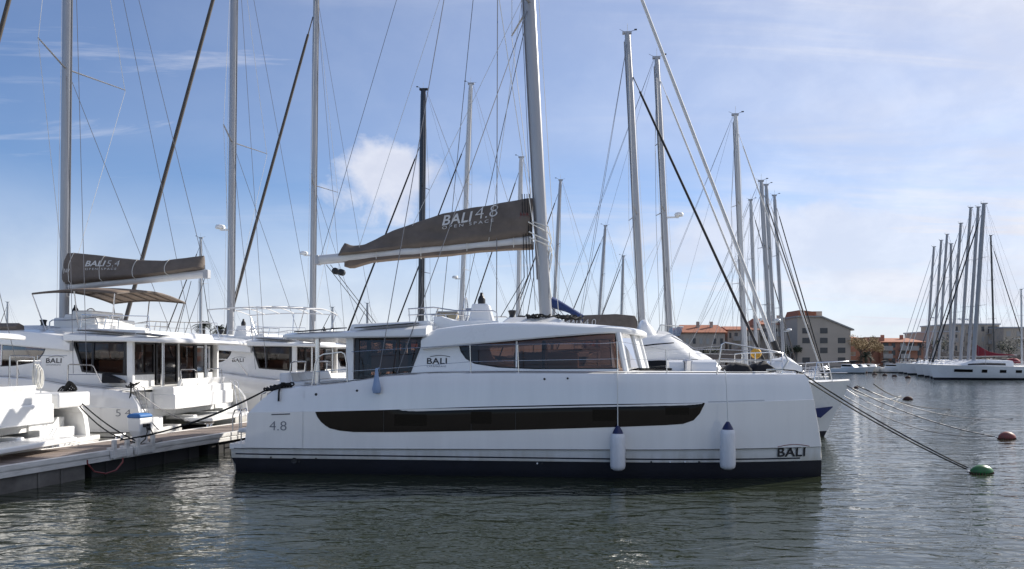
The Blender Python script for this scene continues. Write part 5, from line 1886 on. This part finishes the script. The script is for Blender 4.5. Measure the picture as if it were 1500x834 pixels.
mb.box((0.19, -0.10, 0.40), (0.26, 0.05, 0.56))
mb.build('socket', FRAME, ped, bevel=0.01)
mb = MB()
mb.tube([(0.05, -0.26, 0.48), (0.0, -0.42, 0.25), (-0.1, -0.40, 0.06), (0.1, -0.32, 0.03), (0.3, -0.3, 0.03), (0.6, -0.2, 0.03)], 0.018, 6)
mb.tube([(-0.08, -0.26, 0.48), (-0.14, -0.36, 0.36), (-0.2, -0.34, 0.15), (-0.22, -0.2, 0.03)], 0.014, 6)
mb.build('power_cable', BLACKP, ped, smooth=60)
# red hose hanging below the edge
mb = MB()
q = [W(x, y, d) for x, y, d in ((128, 679, 17.3), (138, 691, 17.5), (155, 694, 17.8), (170, 689, 18.1), (180, 677, 18.4))]
mb.tube([q[0] + Vector((0, 0, 0.08))] + q + [q[-1] + Vector((0, 0, 0.1))], 0.018, 6)
tag(mb.build('hose', mat('red_hose', (0.16, 0.025, 0.025), 0.5), smooth=60, loc=tuple(q[0])), 'red hose looped below the pontoon edge', 'hose')

# ---------------------------------------------------------------- town on the far bank
ROOFT = mat('terracotta_tiles', (0.42, 0.155, 0.085), 0.9, var=0.35, vscale=0.8, stretch=(1, 6, 1), bump=0.3, bscale=3, dist=0.1)
WGREY = mat('grey_render', (0.50, 0.425, 0.35), 0.92, var=0.15, vscale=0.3)
WBEIGE = mat('beige_render', (0.52, 0.44, 0.35), 0.92, var=0.15, vscale=0.3)
WBROWN = mat('russet_render', (0.42, 0.21, 0.145), 0.92, var=0.18, vscale=0.3)
WCREAM = mat('cream_render', (0.55, 0.46, 0.30), 0.92, var=0.12, vscale=0.3)
WOCHRE = mat('ochre_render', (0.47, 0.30, 0.17), 0.92, var=0.12, vscale=0.3)
SHUT = mat('window_dark', (0.05, 0.05, 0.055), 0.3)
SHUTL = mat('shutter_pale', (0.42, 0.40, 0.37), 0.8)
RAIL = mat('balcony_parapet', (0.40, 0.38, 0.36), 0.9, var=0.15)
TBLD = 'apartment buildings on the far bank'


def building(label, px0, px1, ytop, d, wall, depth=14.0, storeys=3, cols=4, roof='flat', ridge=1.6, balconies=(), base=1.1, group=TBLD, slope_right=0.0, right_cols=3, winh=1.3):
    x0, x1 = (px0 - 750) / F * d, (px1 - 750) / F * d
    zt = EYE + (HY - ytop) / F * d
    w, h = x1 - x0, zt - base
    root = empty('apartment_building', (x0, d, base))
    tag(root, label, 'building', group)
    mb_ = MB()
    hr = h - slope_right
    mb_.prism([(0, 0), (w, 0), (w, hr), (w * 0.45, h), (0, h)] if slope_right else [(0, 0), (w, 0), (w, h), (0, h)], lambda x, z: (x, 0, z), lambda x, z: (x, depth, z))
    wl_ = mb_.build('wall', wall, root)
    for k in range(2):
        cx_ = w * (0.3 + 0.4 * k) + random.uniform(-1, 1)
        if roof == 'tiles' and w > 8:
            mb_ = MB()
            mb_.box((cx_, depth * 0.3, h + 0.3), (cx_ + 0.7, depth * 0.3 + 0.6, h + ridge + 0.7))
            mb_.build('chimney', wall, wl_)
    if roof == 'tiles':
        mb_ = MB()
        o_ = 0.5
        mb_.prism([(-o_, h - 0.05), (w + o_, h - 0.05), (w + o_, h + 0.15), (-o_, h + 0.15)], lambda x, z: (x, -o_, z), lambda x, z: (x, depth + o_, z))
        mb_.add([(-o_, -o_, h + 0.155), (w + o_, -o_, h + 0.155), (w + o_ - 0.6, depth * 0.5, h + ridge), (-o_ + 0.6, depth * 0.5, h + ridge), (w + o_, depth + o_, h + 0.155), (-o_, depth + o_, h + 0.155)],
                [(0, 1, 2, 3), (3, 2, 4, 5), (1, 4, 2), (0, 3, 5)])
        mb_.build('roof', ROOFT, root)
    else:
        mb_ = MB()
        if slope_right:
            mb_.prism([(-0.3, h + 0.003), (w * 0.45, h + 0.003), (w + 0.7, hr - slope_right * 0.08 + 0.003), (w + 0.7, hr - slope_right * 0.08 + 0.35), (w * 0.45, h + 0.35), (-0.3, h + 0.35)], lambda x, z: (x, -0.4, z), lambda x, z: (x, depth + 0.4, z))
        else:
            mb_.box((-0.25, -0.25, h + 0.003), (w + 0.25, depth + 0.25, h + 0.35))
        mb_.build('roof', GREY if not slope_right else RAIL, root)
    sh = h / storeys
    if cols:
        cw = w / cols
        for s in range(storeys):
            for c in range(cols):
                if random.random() < 0.08:
                    continue
                zc_ = s * sh + sh * 0.35
                if slope_right and zc_ + winh > h - slope_right * max(0, (c + 1) / cols - 0.45) / 0.55 - 0.3:
                    continue
                xa = c * cw + cw * 0.28
                big = (c, s) in balconies or c in balconies
                ww = cw * (0.62 if big else 0.42)
                mb_ = MB()
                mb_.box((xa, -0.06, zc_ - (0.5 if big else 0)), (xa + ww, 0.05, zc_ + winh))
                wd = mb_.build('window', SHUT if random.random() < 0.65 else SHUTL, root)
                if big:
                    mb_ = MB()
                    mb_.box((xa - 0.5, -1.3, zc_ - 0.72), (xa + ww + 0.5, -0.003, zc_ - 0.56))
                    mb_.box((xa - 0.5, -1.3, zc_ - 0.56), (xa + ww + 0.5, -1.2, zc_ + 0.4))
                    mb_.build('balcony', RAIL, root)
    sd = depth / max(1, right_cols)
    for s in range(storeys):
        for c in range(right_cols):
            zc_ = s * sh + sh * 0.3
            if zc_ + winh > hr - 0.3:
                continue
            mb_ = MB()
            mb_.box((w - 0.05, c * sd + sd * 0.3, zc_), (w + 0.05, c * sd + sd * 0.72, zc_ + winh))
            mb_.build('window', SHUT, root)
            if slope_right:
                mb_ = MB()
                mb_.box((w + 0.003, c * sd + sd * 0.15, zc_ - 0.55), (w + 1.5, c * sd + sd * 0.9, zc_ - 0.40))
                mb_.box((w + 1.38, c * sd + sd * 0.15, zc_ - 0.40), (w + 1.5, c * sd + sd * 0.9, zc_ + 0.45))
                mb_.build('balcony', RAIL, root)
    return root, w, h


building('low grey house with long orange tiled roof, leftmost in the far row', 1002, 1062, 488, 186, WGREY, 12, 2, 6, 'tiles', 2.2)
building('tall narrow russet house end standing left of the orange tiled roof', 988, 1001, 488, 192, WBROWN, 10, 3, 2, 'tiles', 1.4)
building('grey terrace with small tiled roof strips behind the pale masts', 1066, 1112, 484, 190, WGREY, 12, 3, 6, 'tiles', 1.2, balconies=(1, 3))
building('grey terrace with tiled roof beside the gabled block', 1114, 1166, 476, 193, WGREY, 14, 3, 6, 'tiles', 1.9, balconies=(0, 2, 4))
b_, w_, h_ = building('tall grey gabled apartment block with balconies on its sunlit end', 1168, 1246, 465, 182, WGREY, 15, 5, 3, 'flat', slope_right=2.9, right_cols=3)
mb = MB()
mb.box((w_ * 0.40, 3, h_ - 0.5), (w_ * 0.56, 7, h_ + 1.6))
mb.build('stair_tower', WGREY, b_)
mb = MB()
mb.prism([(0.2, h_ + 0.36), (w_ * 0.37, h_ + 0.36), (w_ * 0.37, h_ + 1.3), (w_ * 0.06, h_ + 1.75)], lambda x, z: (x, 0.5, z), lambda x, z: (x, 9, z))
mb.build('tiled_upper_roof', ROOFT, b_)
building('low ochre house just right of the gabled block', 1248, 1266, 499, 200, WOCHRE, 12, 3, 2, 'tiles', 1.2)
b2, w2, h2 = building('russet apartment block with red roof band left of the far fleet', 1290, 1353, 502, 188, WBROWN, 16, 3, 5, 'tiles', 1.3, balconies=(0, 2, 3))
mb = MB()
mb.box((-2.6, 1.0, 0), (1.4, 12, h2 + 1.35))
mb.build('stair_tower', WBROWN, b2)
building('long grey apartment block behind the masts of the far fleet', 1366, 1404, 487, 196, WGREY, 14, 3, 6, 'flat', balconies=(1, 4))
building('grey apartment block with brown roof rising behind the red sail cover', 1396, 1464, 476, 204, WBEIGE, 16, 4, 7, 'flat', balconies=(2, 5))
building('pale grey hall at the right edge of the far bank', 1470, 1560, 481, 198, WBEIGE, 20, 3, 6, 'flat')
building('cream block far behind the flybridge rails of the front catamaran', 640, 669, 458, 210, WCREAM, 14, 4, 3, 'flat')
building('low beige houses far away behind the 4.0 sail cover', 860, 985, 508, 215, WBEIGE, 12, 2, 10, 'tiles', 1.6)
building('low beige houses far away at the left behind the moored catamarans', 20, 420, 512, 225, WBEIGE, 12, 2, 16, 'tiles', 1.6)
building('low grey houses far away behind the front catamaran', 430, 640, 510, 222, WGREY, 12, 2, 14, 'tiles', 1.6)

# ---------------------------------------------------------------- trees
BARK = mat('bark', (0.12, 0.09, 0.07), 0.95, var=0.3, vscale=4)
LEAFD = mat('evergreen_leaves', (0.050, 0.062, 0.030), 0.8, var=0.45, vscale=0.8)
LEAFY = mat('dry_winter_leaves', (0.36, 0.25, 0.11), 0.85, var=0.4, vscale=0.7)
PALML = mat('palm_leaves', (0.045, 0.055, 0.028), 0.75, var=0.4, vscale=1)


def tree(label, px, d, h, cr, leaf, n=900, base=1.1, group='trees on the far bank', size=0.42):
    x = (px - 750) / F * d
    root = empty('tree', (x, d, base))
    tag(root, label, 'tree', group)
    rnd = random.Random(int(px * 7))
    mb_ = MB()
    mb_.tube([(0, 0, 0), (0.1, 0.05, h * 0.3), (0.0, 0.1, h * 0.6)], 0.22, 7, 0.10)
    tips = []
    for k in range(7):
        a = k * 2.4 + rnd.random()
        r_ = cr * rnd.uniform(0.45, 0.85)
        tip = (r_ * math.cos(a), r_ * math.sin(a), h * rnd.uniform(0.55, 0.92))
        z0 = h * rnd.uniform(0.25, 0.5)
        mb_.tube([(0.05, 0.05, z0), (tip[0] * 0.5, tip[1] * 0.5, lerp(z0, tip[2], 0.6)), tip], 0.09, 5, 0.025)
        tips.append((tip, cr * rnd.uniform(0.28, 0.5)))
    tips.append(((0, 0, h * 0.85), cr * 0.45))
    mb_.build('trunk', BARK, root, smooth=60)
    mb_ = MB()
    for i in range(n):
        c_, rr = tips[i % len(tips)]
        v = Vector((rnd.gauss(0, 1), rnd.gauss(0, 1), rnd.gauss(0, 0.8)))
        v = v.normalized() * rr * rnd.random() ** 0.4
        p = Vector(c_) + v
        ax = Vector((rnd.uniform(-1, 1), rnd.uniform(-1, 1), rnd.uniform(-1, 1))).normalized()
        bx = ax.orthogonal().normalized()
        s = size * rnd.uniform(0.5, 1.2)
        mb_.add([tuple(p + ax * s * 0.5), tuple(p + bx * s * 0.28), tuple(p - ax * s * 0.5), tuple(p - bx * s * 0.28)], [(0, 1, 2, 3)])
    mb_.build('crown', leaf, root)
    return root


def palm(label, px, d, h, cr, base=1.1, group='palms on the far bank'):
    x = (px - 750) / F * d
    root = empty('palm_tree', (x, d, base))
    tag(root, label, 'palm tree', group)
    rnd = random.Random(int(px * 3))
    mb_ = MB()
    mb_.tube([(0, 0, 0), (0.1, 0, h * 0.5), (0.0, 0.05, h)], 0.24, 8, 0.17)
    mb_.build('trunk', BARK, root, smooth=60)
    mb_ = MB()
    for k in range(34):
        a = k * 2.399
        el = rnd.uniform(-0.7, 1.25)
        L_ = cr * rnd.uniform(0.75, 1.1)
        pts = []
        for i in range(7):
            t = i / 6
            r_ = L_ * t * math.cos(el) * (1 - 0.1 * t)
            pts.append(Vector((r_ * math.cos(a), r_ * math.sin(a), h + L_ * t * math.sin(el) - 0.55 * L_ * t * t)))
        mb_.tube(pts, 0.03, 3, 0.01)
        sd_ = Vector((-math.sin(a), math.cos(a), 0))
        for i in range(1, 7):
            for s in (-1, 1):
                for q in (0.0, 0.5):
                    p = pts[i - 1].lerp(pts[i], q)
                    dr = (pts[i] - pts[i - 1]).normalized()
                    e = p + (sd_ * s * 0.8 + dr * 0.6).normalized() * L_ * 0.26 - Vector((0, 0, 0.10 * L_))
                    mb_.add([tuple(p - dr * 0.05), tuple(p + dr * 0.05), tuple(e)], [(0, 1, 2)])
    mb_.build('crown', PALML, root)
    return root


palm('tall dark palm behind the thin mast, larger of the pair over the 5.4 hardtop', 298, 112, 6.6, 1.9)
palm('dark palm, smaller of the pair over the 5.4 hardtop', 321, 116, 6.2, 1.7)
palm('low palm on the quay beneath the golden tree', 1268, 178.5, 2.4, 2.4)
tree('golden-brown winter tree between the gabled block and the russet block', 1261, 182, 6.9, 3.4, LEAFY, 1500)
tree('golden-brown bushy tree left of the russet block', 1275, 185, 6.0, 3.0, LEAFY, 1300)
tree('dark evergreen behind the mast bases of the far fleet', 1378, 186, 6.5, 3.2, LEAFD, 1100)
tree('dark evergreen at the right end of the far bank', 1478, 187, 6.8, 3.4, LEAFD, 1100)
tree('dark evergreen left of the gabled block behind the mast tangle', 1160, 181, 5.0, 2.6, LEAFD, 900)
tree('dark shrub-like tree below the long orange roof', 1040, 181, 4.2, 2.6, LEAFD, 900)
for i, (px, lb) in enumerate(((90, 'dark pine clump far left behind the hardtops'), (380, 'dark tree far behind the bare canopy frame'), (560, 'dark tree far behind the front hardtop'))):
    tree(lb, px, 219, 6.4, 3.6, LEAFD, 900)

# ---------------------------------------------------------------- small motor boats under the far quay
SMALL = 'small motor boats under the far quay'


def small_boat(label, px, d, ang, L, top='cabin'):
    x = (px - 750) / F * d
    root = empty('motor_boat', (x, d, 0), ang)
    tag(root, label, 'motor boat', SMALL)
    hull, hb, sheer, _ = mono_hull(root, L, L * 0.33, 1.25, 0.95, GEL, bow_over=0.8)
    mb_ = MB()
    u0, u1 = L * 0.3, L * 0.68
    w = L * 0.115
    z = sheer(0.5)
    mb_.loft([[(u0, -w, z), (u0, w, z), (u1, w * 0.8, z + 0.05), (u1, -w * 0.8, z + 0.05)], [(u0 + 0.1, -w * 0.95, z + 0.75), (u0 + 0.1, w * 0.95, z + 0.75), (u1 - 0.7, w * 0.75, z + 0.7), (u1 - 0.7, -w * 0.75, z + 0.7)]])
    cb = mb_.build('cabin', GEL, root, bevel=0.04)
    for s in (-1, 1):
        mb_ = MB()
        mb_.prism([(u0 + 0.2, z + 0.3), (u1 - 0.55, z + 0.3), (u1 - 0.75, z + 0.62), (u0 + 0.2, z + 0.65)], lambda u, q: (u, s * (w + 0.015), q), lambda u, q: (u, s * (w - 0.06), q))
        mb_.build('cabin_window', HGLASS, cb)
    if top == 'canopy':
        mb_ = MB()
        mb_.grid([[(lerp(0.3, L * 0.45, t), w * 1.2 * math.cos(math.pi * i / 6), z + 1.0 + 0.5 * math.sin(math.pi * i / 6)) for i in range(7)] for t in (0, 0.5, 1)])
        mb_.build('canopy', BLACKC, root, smooth=60, solid=0.03)
    mb_ = MB()
    mb_.tube([(L - 2.2, -hb(0.7), sheer(0.75)), (L - 2.1, -hb(0.7), sheer(0.75) + 0.5), (L - 0.2, 0, sheer(1) + 0.5), (L - 2.1, hb(0.7), sheer(0.75) + 0.5), (L - 2.2, hb(0.7), sheer(0.75))], 0.03, 5)
    mb_.build('bow_rail', STEEL, root, smooth=60)
    return root


small_boat('small white motor boat with black canopy, leftmost under the far quay', 1241, 166, -1.2, 7.5, 'canopy')
small_boat('small white cabin boat under the golden tree', 1262, 168, -1.45, 7.0)
small_boat('white cabin boat with a raised bow left of the far fleet', 1283, 164, -1.0, 8.6)
small_boat('small white boat with black canopy beside the hull of the leftmost far yacht', 1296, 169, -1.7, 7.0, 'canopy')
small_boat('low white cabin boat in the gap right of the bow pulpits', 1222, 158, -1.1, 8.0)

# ---------------------------------------------------------------- fenders, buoys and mooring lines


def fender(label, px, ytop, ybot, v=-0.19, rope_to=548):
    (u, zt), (_, zb) = mp(px, ytop, v), mp(px, ybot, v)
    wpos = root.matrix_basis @ Vector((u, v, zb))
    fe = empty('fender', wpos, MAIN_ANG)
    tag(fe, label, 'fender', 'white fenders on the front hull')
    h = zt - zb
    r = 0.178
    mb_ = MB()
    mb_.lathe([(0.03, 0.0), (0.10, 0.005), (r * 0.92, 0.05), (r, 0.12), (r * 1.01, h * 0.5), (r, h - 0.26), (r * 0.93, h - 0.19), (r * 0.75, h - 0.148)], n=22)
    mb_.build('body', FENDW, fe, smooth=50)
    mb_ = MB()
    mb_.lathe([(r * 0.74, h - 0.150), (r * 0.58, h - 0.08), (0.06, h - 0.01), (0.035, h + 0.03), (0.02, h + 0.035)], n=18)
    mb_.build('end_cap', FENDB, fe, smooth=50)
    zd = 2.56 - zb
    mb_ = MB()
    mb_.tube([(0, 0, h + 0.02), (0.0, 0.03, h + 0.3), (0.0, 0.17, zd - 0.35), (0.0, 0.30, zd - 0.04), (0, 0.46, zd + 0.03)], 0.012, 5)
    mb_.build('lanyard', WHITER, fe, smooth=60)
    return fe


fender('white fender hanging under the forward cabin window', 905, 626, 689.5)
fender('white fender hanging nearer the bow, clear of the hull window', 1066, 620, 688)


def buoy(label, px, py, r, ln, m, ang=0.1):
    d = EYE * F / (py - HY)
    x = (px - 750) / F * d
    o_ = empty('mooring_buoy', (x, d, 0), ang)
    tag(o_, label, 'buoy', 'mooring buoys')
    mb_ = MB()
    prof = []
    for i in range(15):
        t = i / 14
        prof.append((max(0.012, r * math.sin(math.pi * t) ** 0.62), (t - 0.5) * ln))
    mb_.lathe(prof, (0, 0, r * 0.30), 18, 'x')
    mb_.build('float_body', m, o_, smooth=60)
    mb_ = MB()
    for k in range(26):
        a_ = 2 * math.pi * k / 26
        x_, y_ = 0.47 * ln * math.cos(a_), r * 0.98 * math.sin(a_)
        q_ = random.uniform(0.6, 1.4)
        mb_.tube([(x_ * 0.97, y_ * 0.97, 0.03 * q_), (x_ * 1.04, y_ * 1.06, 0.0), (x_ * (1.05 + 0.06 * q_), y_ * (1.1 + 0.1 * q_), -0.06)], 0.016, 4)
    mb_.build('weed_fringe', BRNB, o_)
    mb_ = MB()
    mb_.tube([(-ln * 0.5, 0, r * 0.3), (-ln * 0.5 - 0.07, 0, r * 0.45), (-ln * 0.5 - 0.12, 0, r * 0.35), (-ln * 0.5 - 0.06, 0, r * 0.2), (-ln * 0.5, 0, r * 0.28)], 0.015, 5)
    mb_.build('shackle', STEEL, o_)
    return Vector((x - ln * 0.5 - 0.1, d, r * 0.4))


GREENB = mat('green_buoy', (0.012, 0.17, 0.035), 0.4, var=0.45, vscale=5, col2=(0.03, 0.09, 0.03))
REDB = mat('faded_red_buoy', (0.28, 0.045, 0.035), 0.6, var=0.6, vscale=4, col2=(0.13, 0.06, 0.05))
BRNB = mat('weedy_brown_buoy', (0.075, 0.03, 0.022), 0.8, var=0.5, vscale=6)
gb = buoy('bright green mooring buoy at the end of the double black line', 1438, 693.5, 0.165, 0.62, GREENB)
rb = buoy('faded red mooring buoy further out, beyond the green one', 1475, 643, 0.20, 0.66, REDB)
kb = buoy('small dark brown mooring buoy, farthest of the three nearest', 1330, 586, 0.20, 0.72, BRNB)
for i, (px, py) in enumerate(((1268, 546.5), (1281, 549), (1296, 550.5), (1310, 552), (1330, 554), (1254, 569))):
    buoy(('tiny dark buoy off the bows of the far fleet, %s' % ('leftmost', 'second from the left', 'third from the left', 'second from the right', 'rightmost')[i]) if i < 5 else 'tiny dark buoy right of the motor yacht bow', px, py, 0.26 if i < 5 else 0.16, 0.9 if i < 5 else 0.5, BRNB)


def rope(name, label, pts, r, m, group=None, cat='mooring line'):
    mb_ = MB()
    mb_.tube(pts, r, 6)
    return tag(mb_.build(name, m, smooth=60, loc=tuple(pts[0])), label, cat, group)


def wp(u, v, z, rt=None):
    return (rt or root).matrix_basis @ Vector((u, v, z))


ML = 'mooring lines'
bow_pt = wp(14.10, 0.95, 2.50)
e1 = W(1417, 685, 19.35)
for k in (0, 1):
    o_ = Vector((0.0, 0.05 * k, -0.085 * k))
    rope('mooring_line', ('upper' if k == 0 else 'lower') + ' strand of the double black line from the front bow towards the green buoy', [wp(13.5, 1.0, 2.60), wp(13.95, 0.95, 2.56)] + sag(bow_pt + o_, e1 + o_ * 0.6, 0.10, 18), 0.018, BLACKR, ML)
rope('mooring_line', 'thin grey pick-up line joining the black line to the green buoy', [e1, e1.lerp(gb, 0.5) - Vector((0, 0, 0.02)), gb], 0.010, WIRE, ML)
stem_top = Vector((STEM.x - 0.3, STEM.y, 1.95))
rope('mooring_line', 'grey line from the motor yacht bow to the red buoy', sag(stem_top, rb, 0.25), 0.022, WIRE, ML)
rope('mooring_line', 'second slacker grey line from the motor yacht bow to the red buoy', sag(stem_top + Vector((-0.4, 0.3, -0.1)), rb + Vector((-0.05, 0.05, 0)), 0.55), 0.016, WIRE, ML)
far_bow = Vector((16.6, 35.5, 1.7))
for i, (px, py, sg_, m_, w_, lb) in enumerate(((1327, 583, 0.2, BLACKR, 0.028, 'black line running from the hidden bows to the dark brown buoy'),
                                               (1392, 600, 0.3, BLACKR, 0.022, 'black line dipping into the water left of the red buoy'),
                                               (1484, 614, 0.5, WIRE, 0.018, 'long grey line reaching the water above the red buoy'),
                                               (1350, 612, 0.3, WIRE, 0.014, 'thin slack grey line ending in open water between the bows and the green buoy'),
                                               (1320, 580, 0.35, WHITER, 0.016, 'pale line just under the black line to the brown buoy'))):
    d = EYE * F / (py - HY)
    rope('mooring_line', lb, sag(far_bow + Vector((-0.5 * (i % 2), 0.6 * i, -0.1 * i)), W(px, py, d) + Vector((0, 0, 0.02)), sg_), w_, m_, ML)

# stern lines between the boats and the pontoon
SL = 'stern lines to the pontoon'
db = dock_pt(on_dock(219, 655)[0] + 0.05, -0.05, ZD + 0.24)
db2 = dock_pt(on_dock(206, 660)[0], -0.05, ZD + 0.24)
s0 = wp(1.25, 0.35, 2.22)
for k, q in enumerate((db, db2)):
    rope('mooring_line', ('black stern line of the front catamaran to the bracket beside the pedestal', 'second black stern line of the front catamaran, to the next bracket')[k], [wp(1.45, 0.4, 2.20), wp(1.1, 0.32, 2.16)] + sag(wp(0.9, 0.22, 2.08), q, 0.12 + 0.07 * k), 0.022, BLACKR, SL)
mb = MB()
for k in range(7):
    c_ = wp(0.95 + 0.075 * k, 0.30 + 0.02 * (k % 3), 2.08 + 0.022 * k)
    mb.tube([(c_.x + 0.16 * math.cos(a), c_.y + 0.12 * math.sin(a), c_.z + 0.04 * math.sin(2 * a + k)) for a in [2 * math.pi * i / 10 for i in range(11)]], 0.022, 5)
mb.tube([wp(1.25, 0.2, 2.16), wp(1.27, 0.07, 2.02), wp(1.28, 0.03, 1.80)], 0.025, 5)
c_ = wp(1.5, 0.3, 2.19)
tag(mb.build('rope_bundle', BLACKR, smooth=60, loc=tuple(c_)), 'black rope bundle on the stern corner of the front catamaran', 'rope')


def w1(C_, u, v, z):
    return C_['root'].matrix_basis @ Vector(C_['T'](u, v, z))


p1 = w1(C1, 0.75, 0.35, 2.0)
mb = MB()
for k in range(5):
    q = p1 + Vector((0.04 * k - 0.1, 0.0, 0.025 * k))
    mb.tube([(q.x + 0.11 * math.cos(a + k), q.y + 0.1 * math.sin(a), q.z + 0.04 * math.sin(2 * a + k)) for a in [2 * math.pi * i / 10 for i in range(11)]], 0.014, 5)
mb.tube([p1 + Vector((0, -0.1, 0)), p1 + Vector((0.03, -0.2, -0.25)), p1 + Vector((-0.05, -0.2, -0.5))], 0.024, 5)
tag(mb.build('rope_bundle', BLACKR, smooth=60, loc=tuple(p1)), 'black rope bundle on the stern corner of the 5.4 catamaran', 'rope')
rope('mooring_line', 'dark stern line of the 5.4 catamaran down to the pontoon', sag(p1, dock_pt(on_dock(260, 640)[0] + 0.6, 1.86, ZD + 0.12), 0.15), 0.016, WIRE, SL)
rope('mooring_line', 'second dark stern line of the 5.4 catamaran, crossing the first', sag(p1, dock_pt(9.4, 1.86, ZD + 0.12), 0.3), 0.014, WIRE, SL)
p0 = w1(C0, 0.75, BEAM - 0.35, 2.02)
mb = MB()
for k in range(8):
    q = p0 + Vector((0.04 * k - 0.15, 0.0, 0.02 * k))
    mb.tube([(q.x + 0.11 * math.cos(a), q.y + 0.1 * math.sin(a), q.z - 0.06 + 0.13 * math.sin(a + 0.5 * k)) for a in [2 * math.pi * i / 10 for i in range(11)]], 0.022, 5)
tag(mb.build('rope_bundle', BLACKR, smooth=60, loc=tuple(p0)), 'black rope bundle draped on the stern of the leftmost catamaran', 'rope')
for k in (0, 1):
    rope('mooring_line', ('upper' if k == 0 else 'lower') + ' black line from the leftmost catamaran stern to the pedestal brackets', sag(p0 + Vector((0, 0, -0.06 * k)), dock_pt(on_dock(219, 655)[0] + 0.1, 0.05, ZD + 0.1) + Vector((0, 0, -0.02 * k)), 0.16 + 0.15 * k), 0.018, BLACKR, SL)
rope('mooring_line', 'slack black line from the leftmost catamaran stern back to its own deck', sag(p0 + Vector((-0.05, 0, 0)), w1(C0, 1.8, BEAM - 2.2, 1.55), 0.25), 0.016, BLACKR, SL)
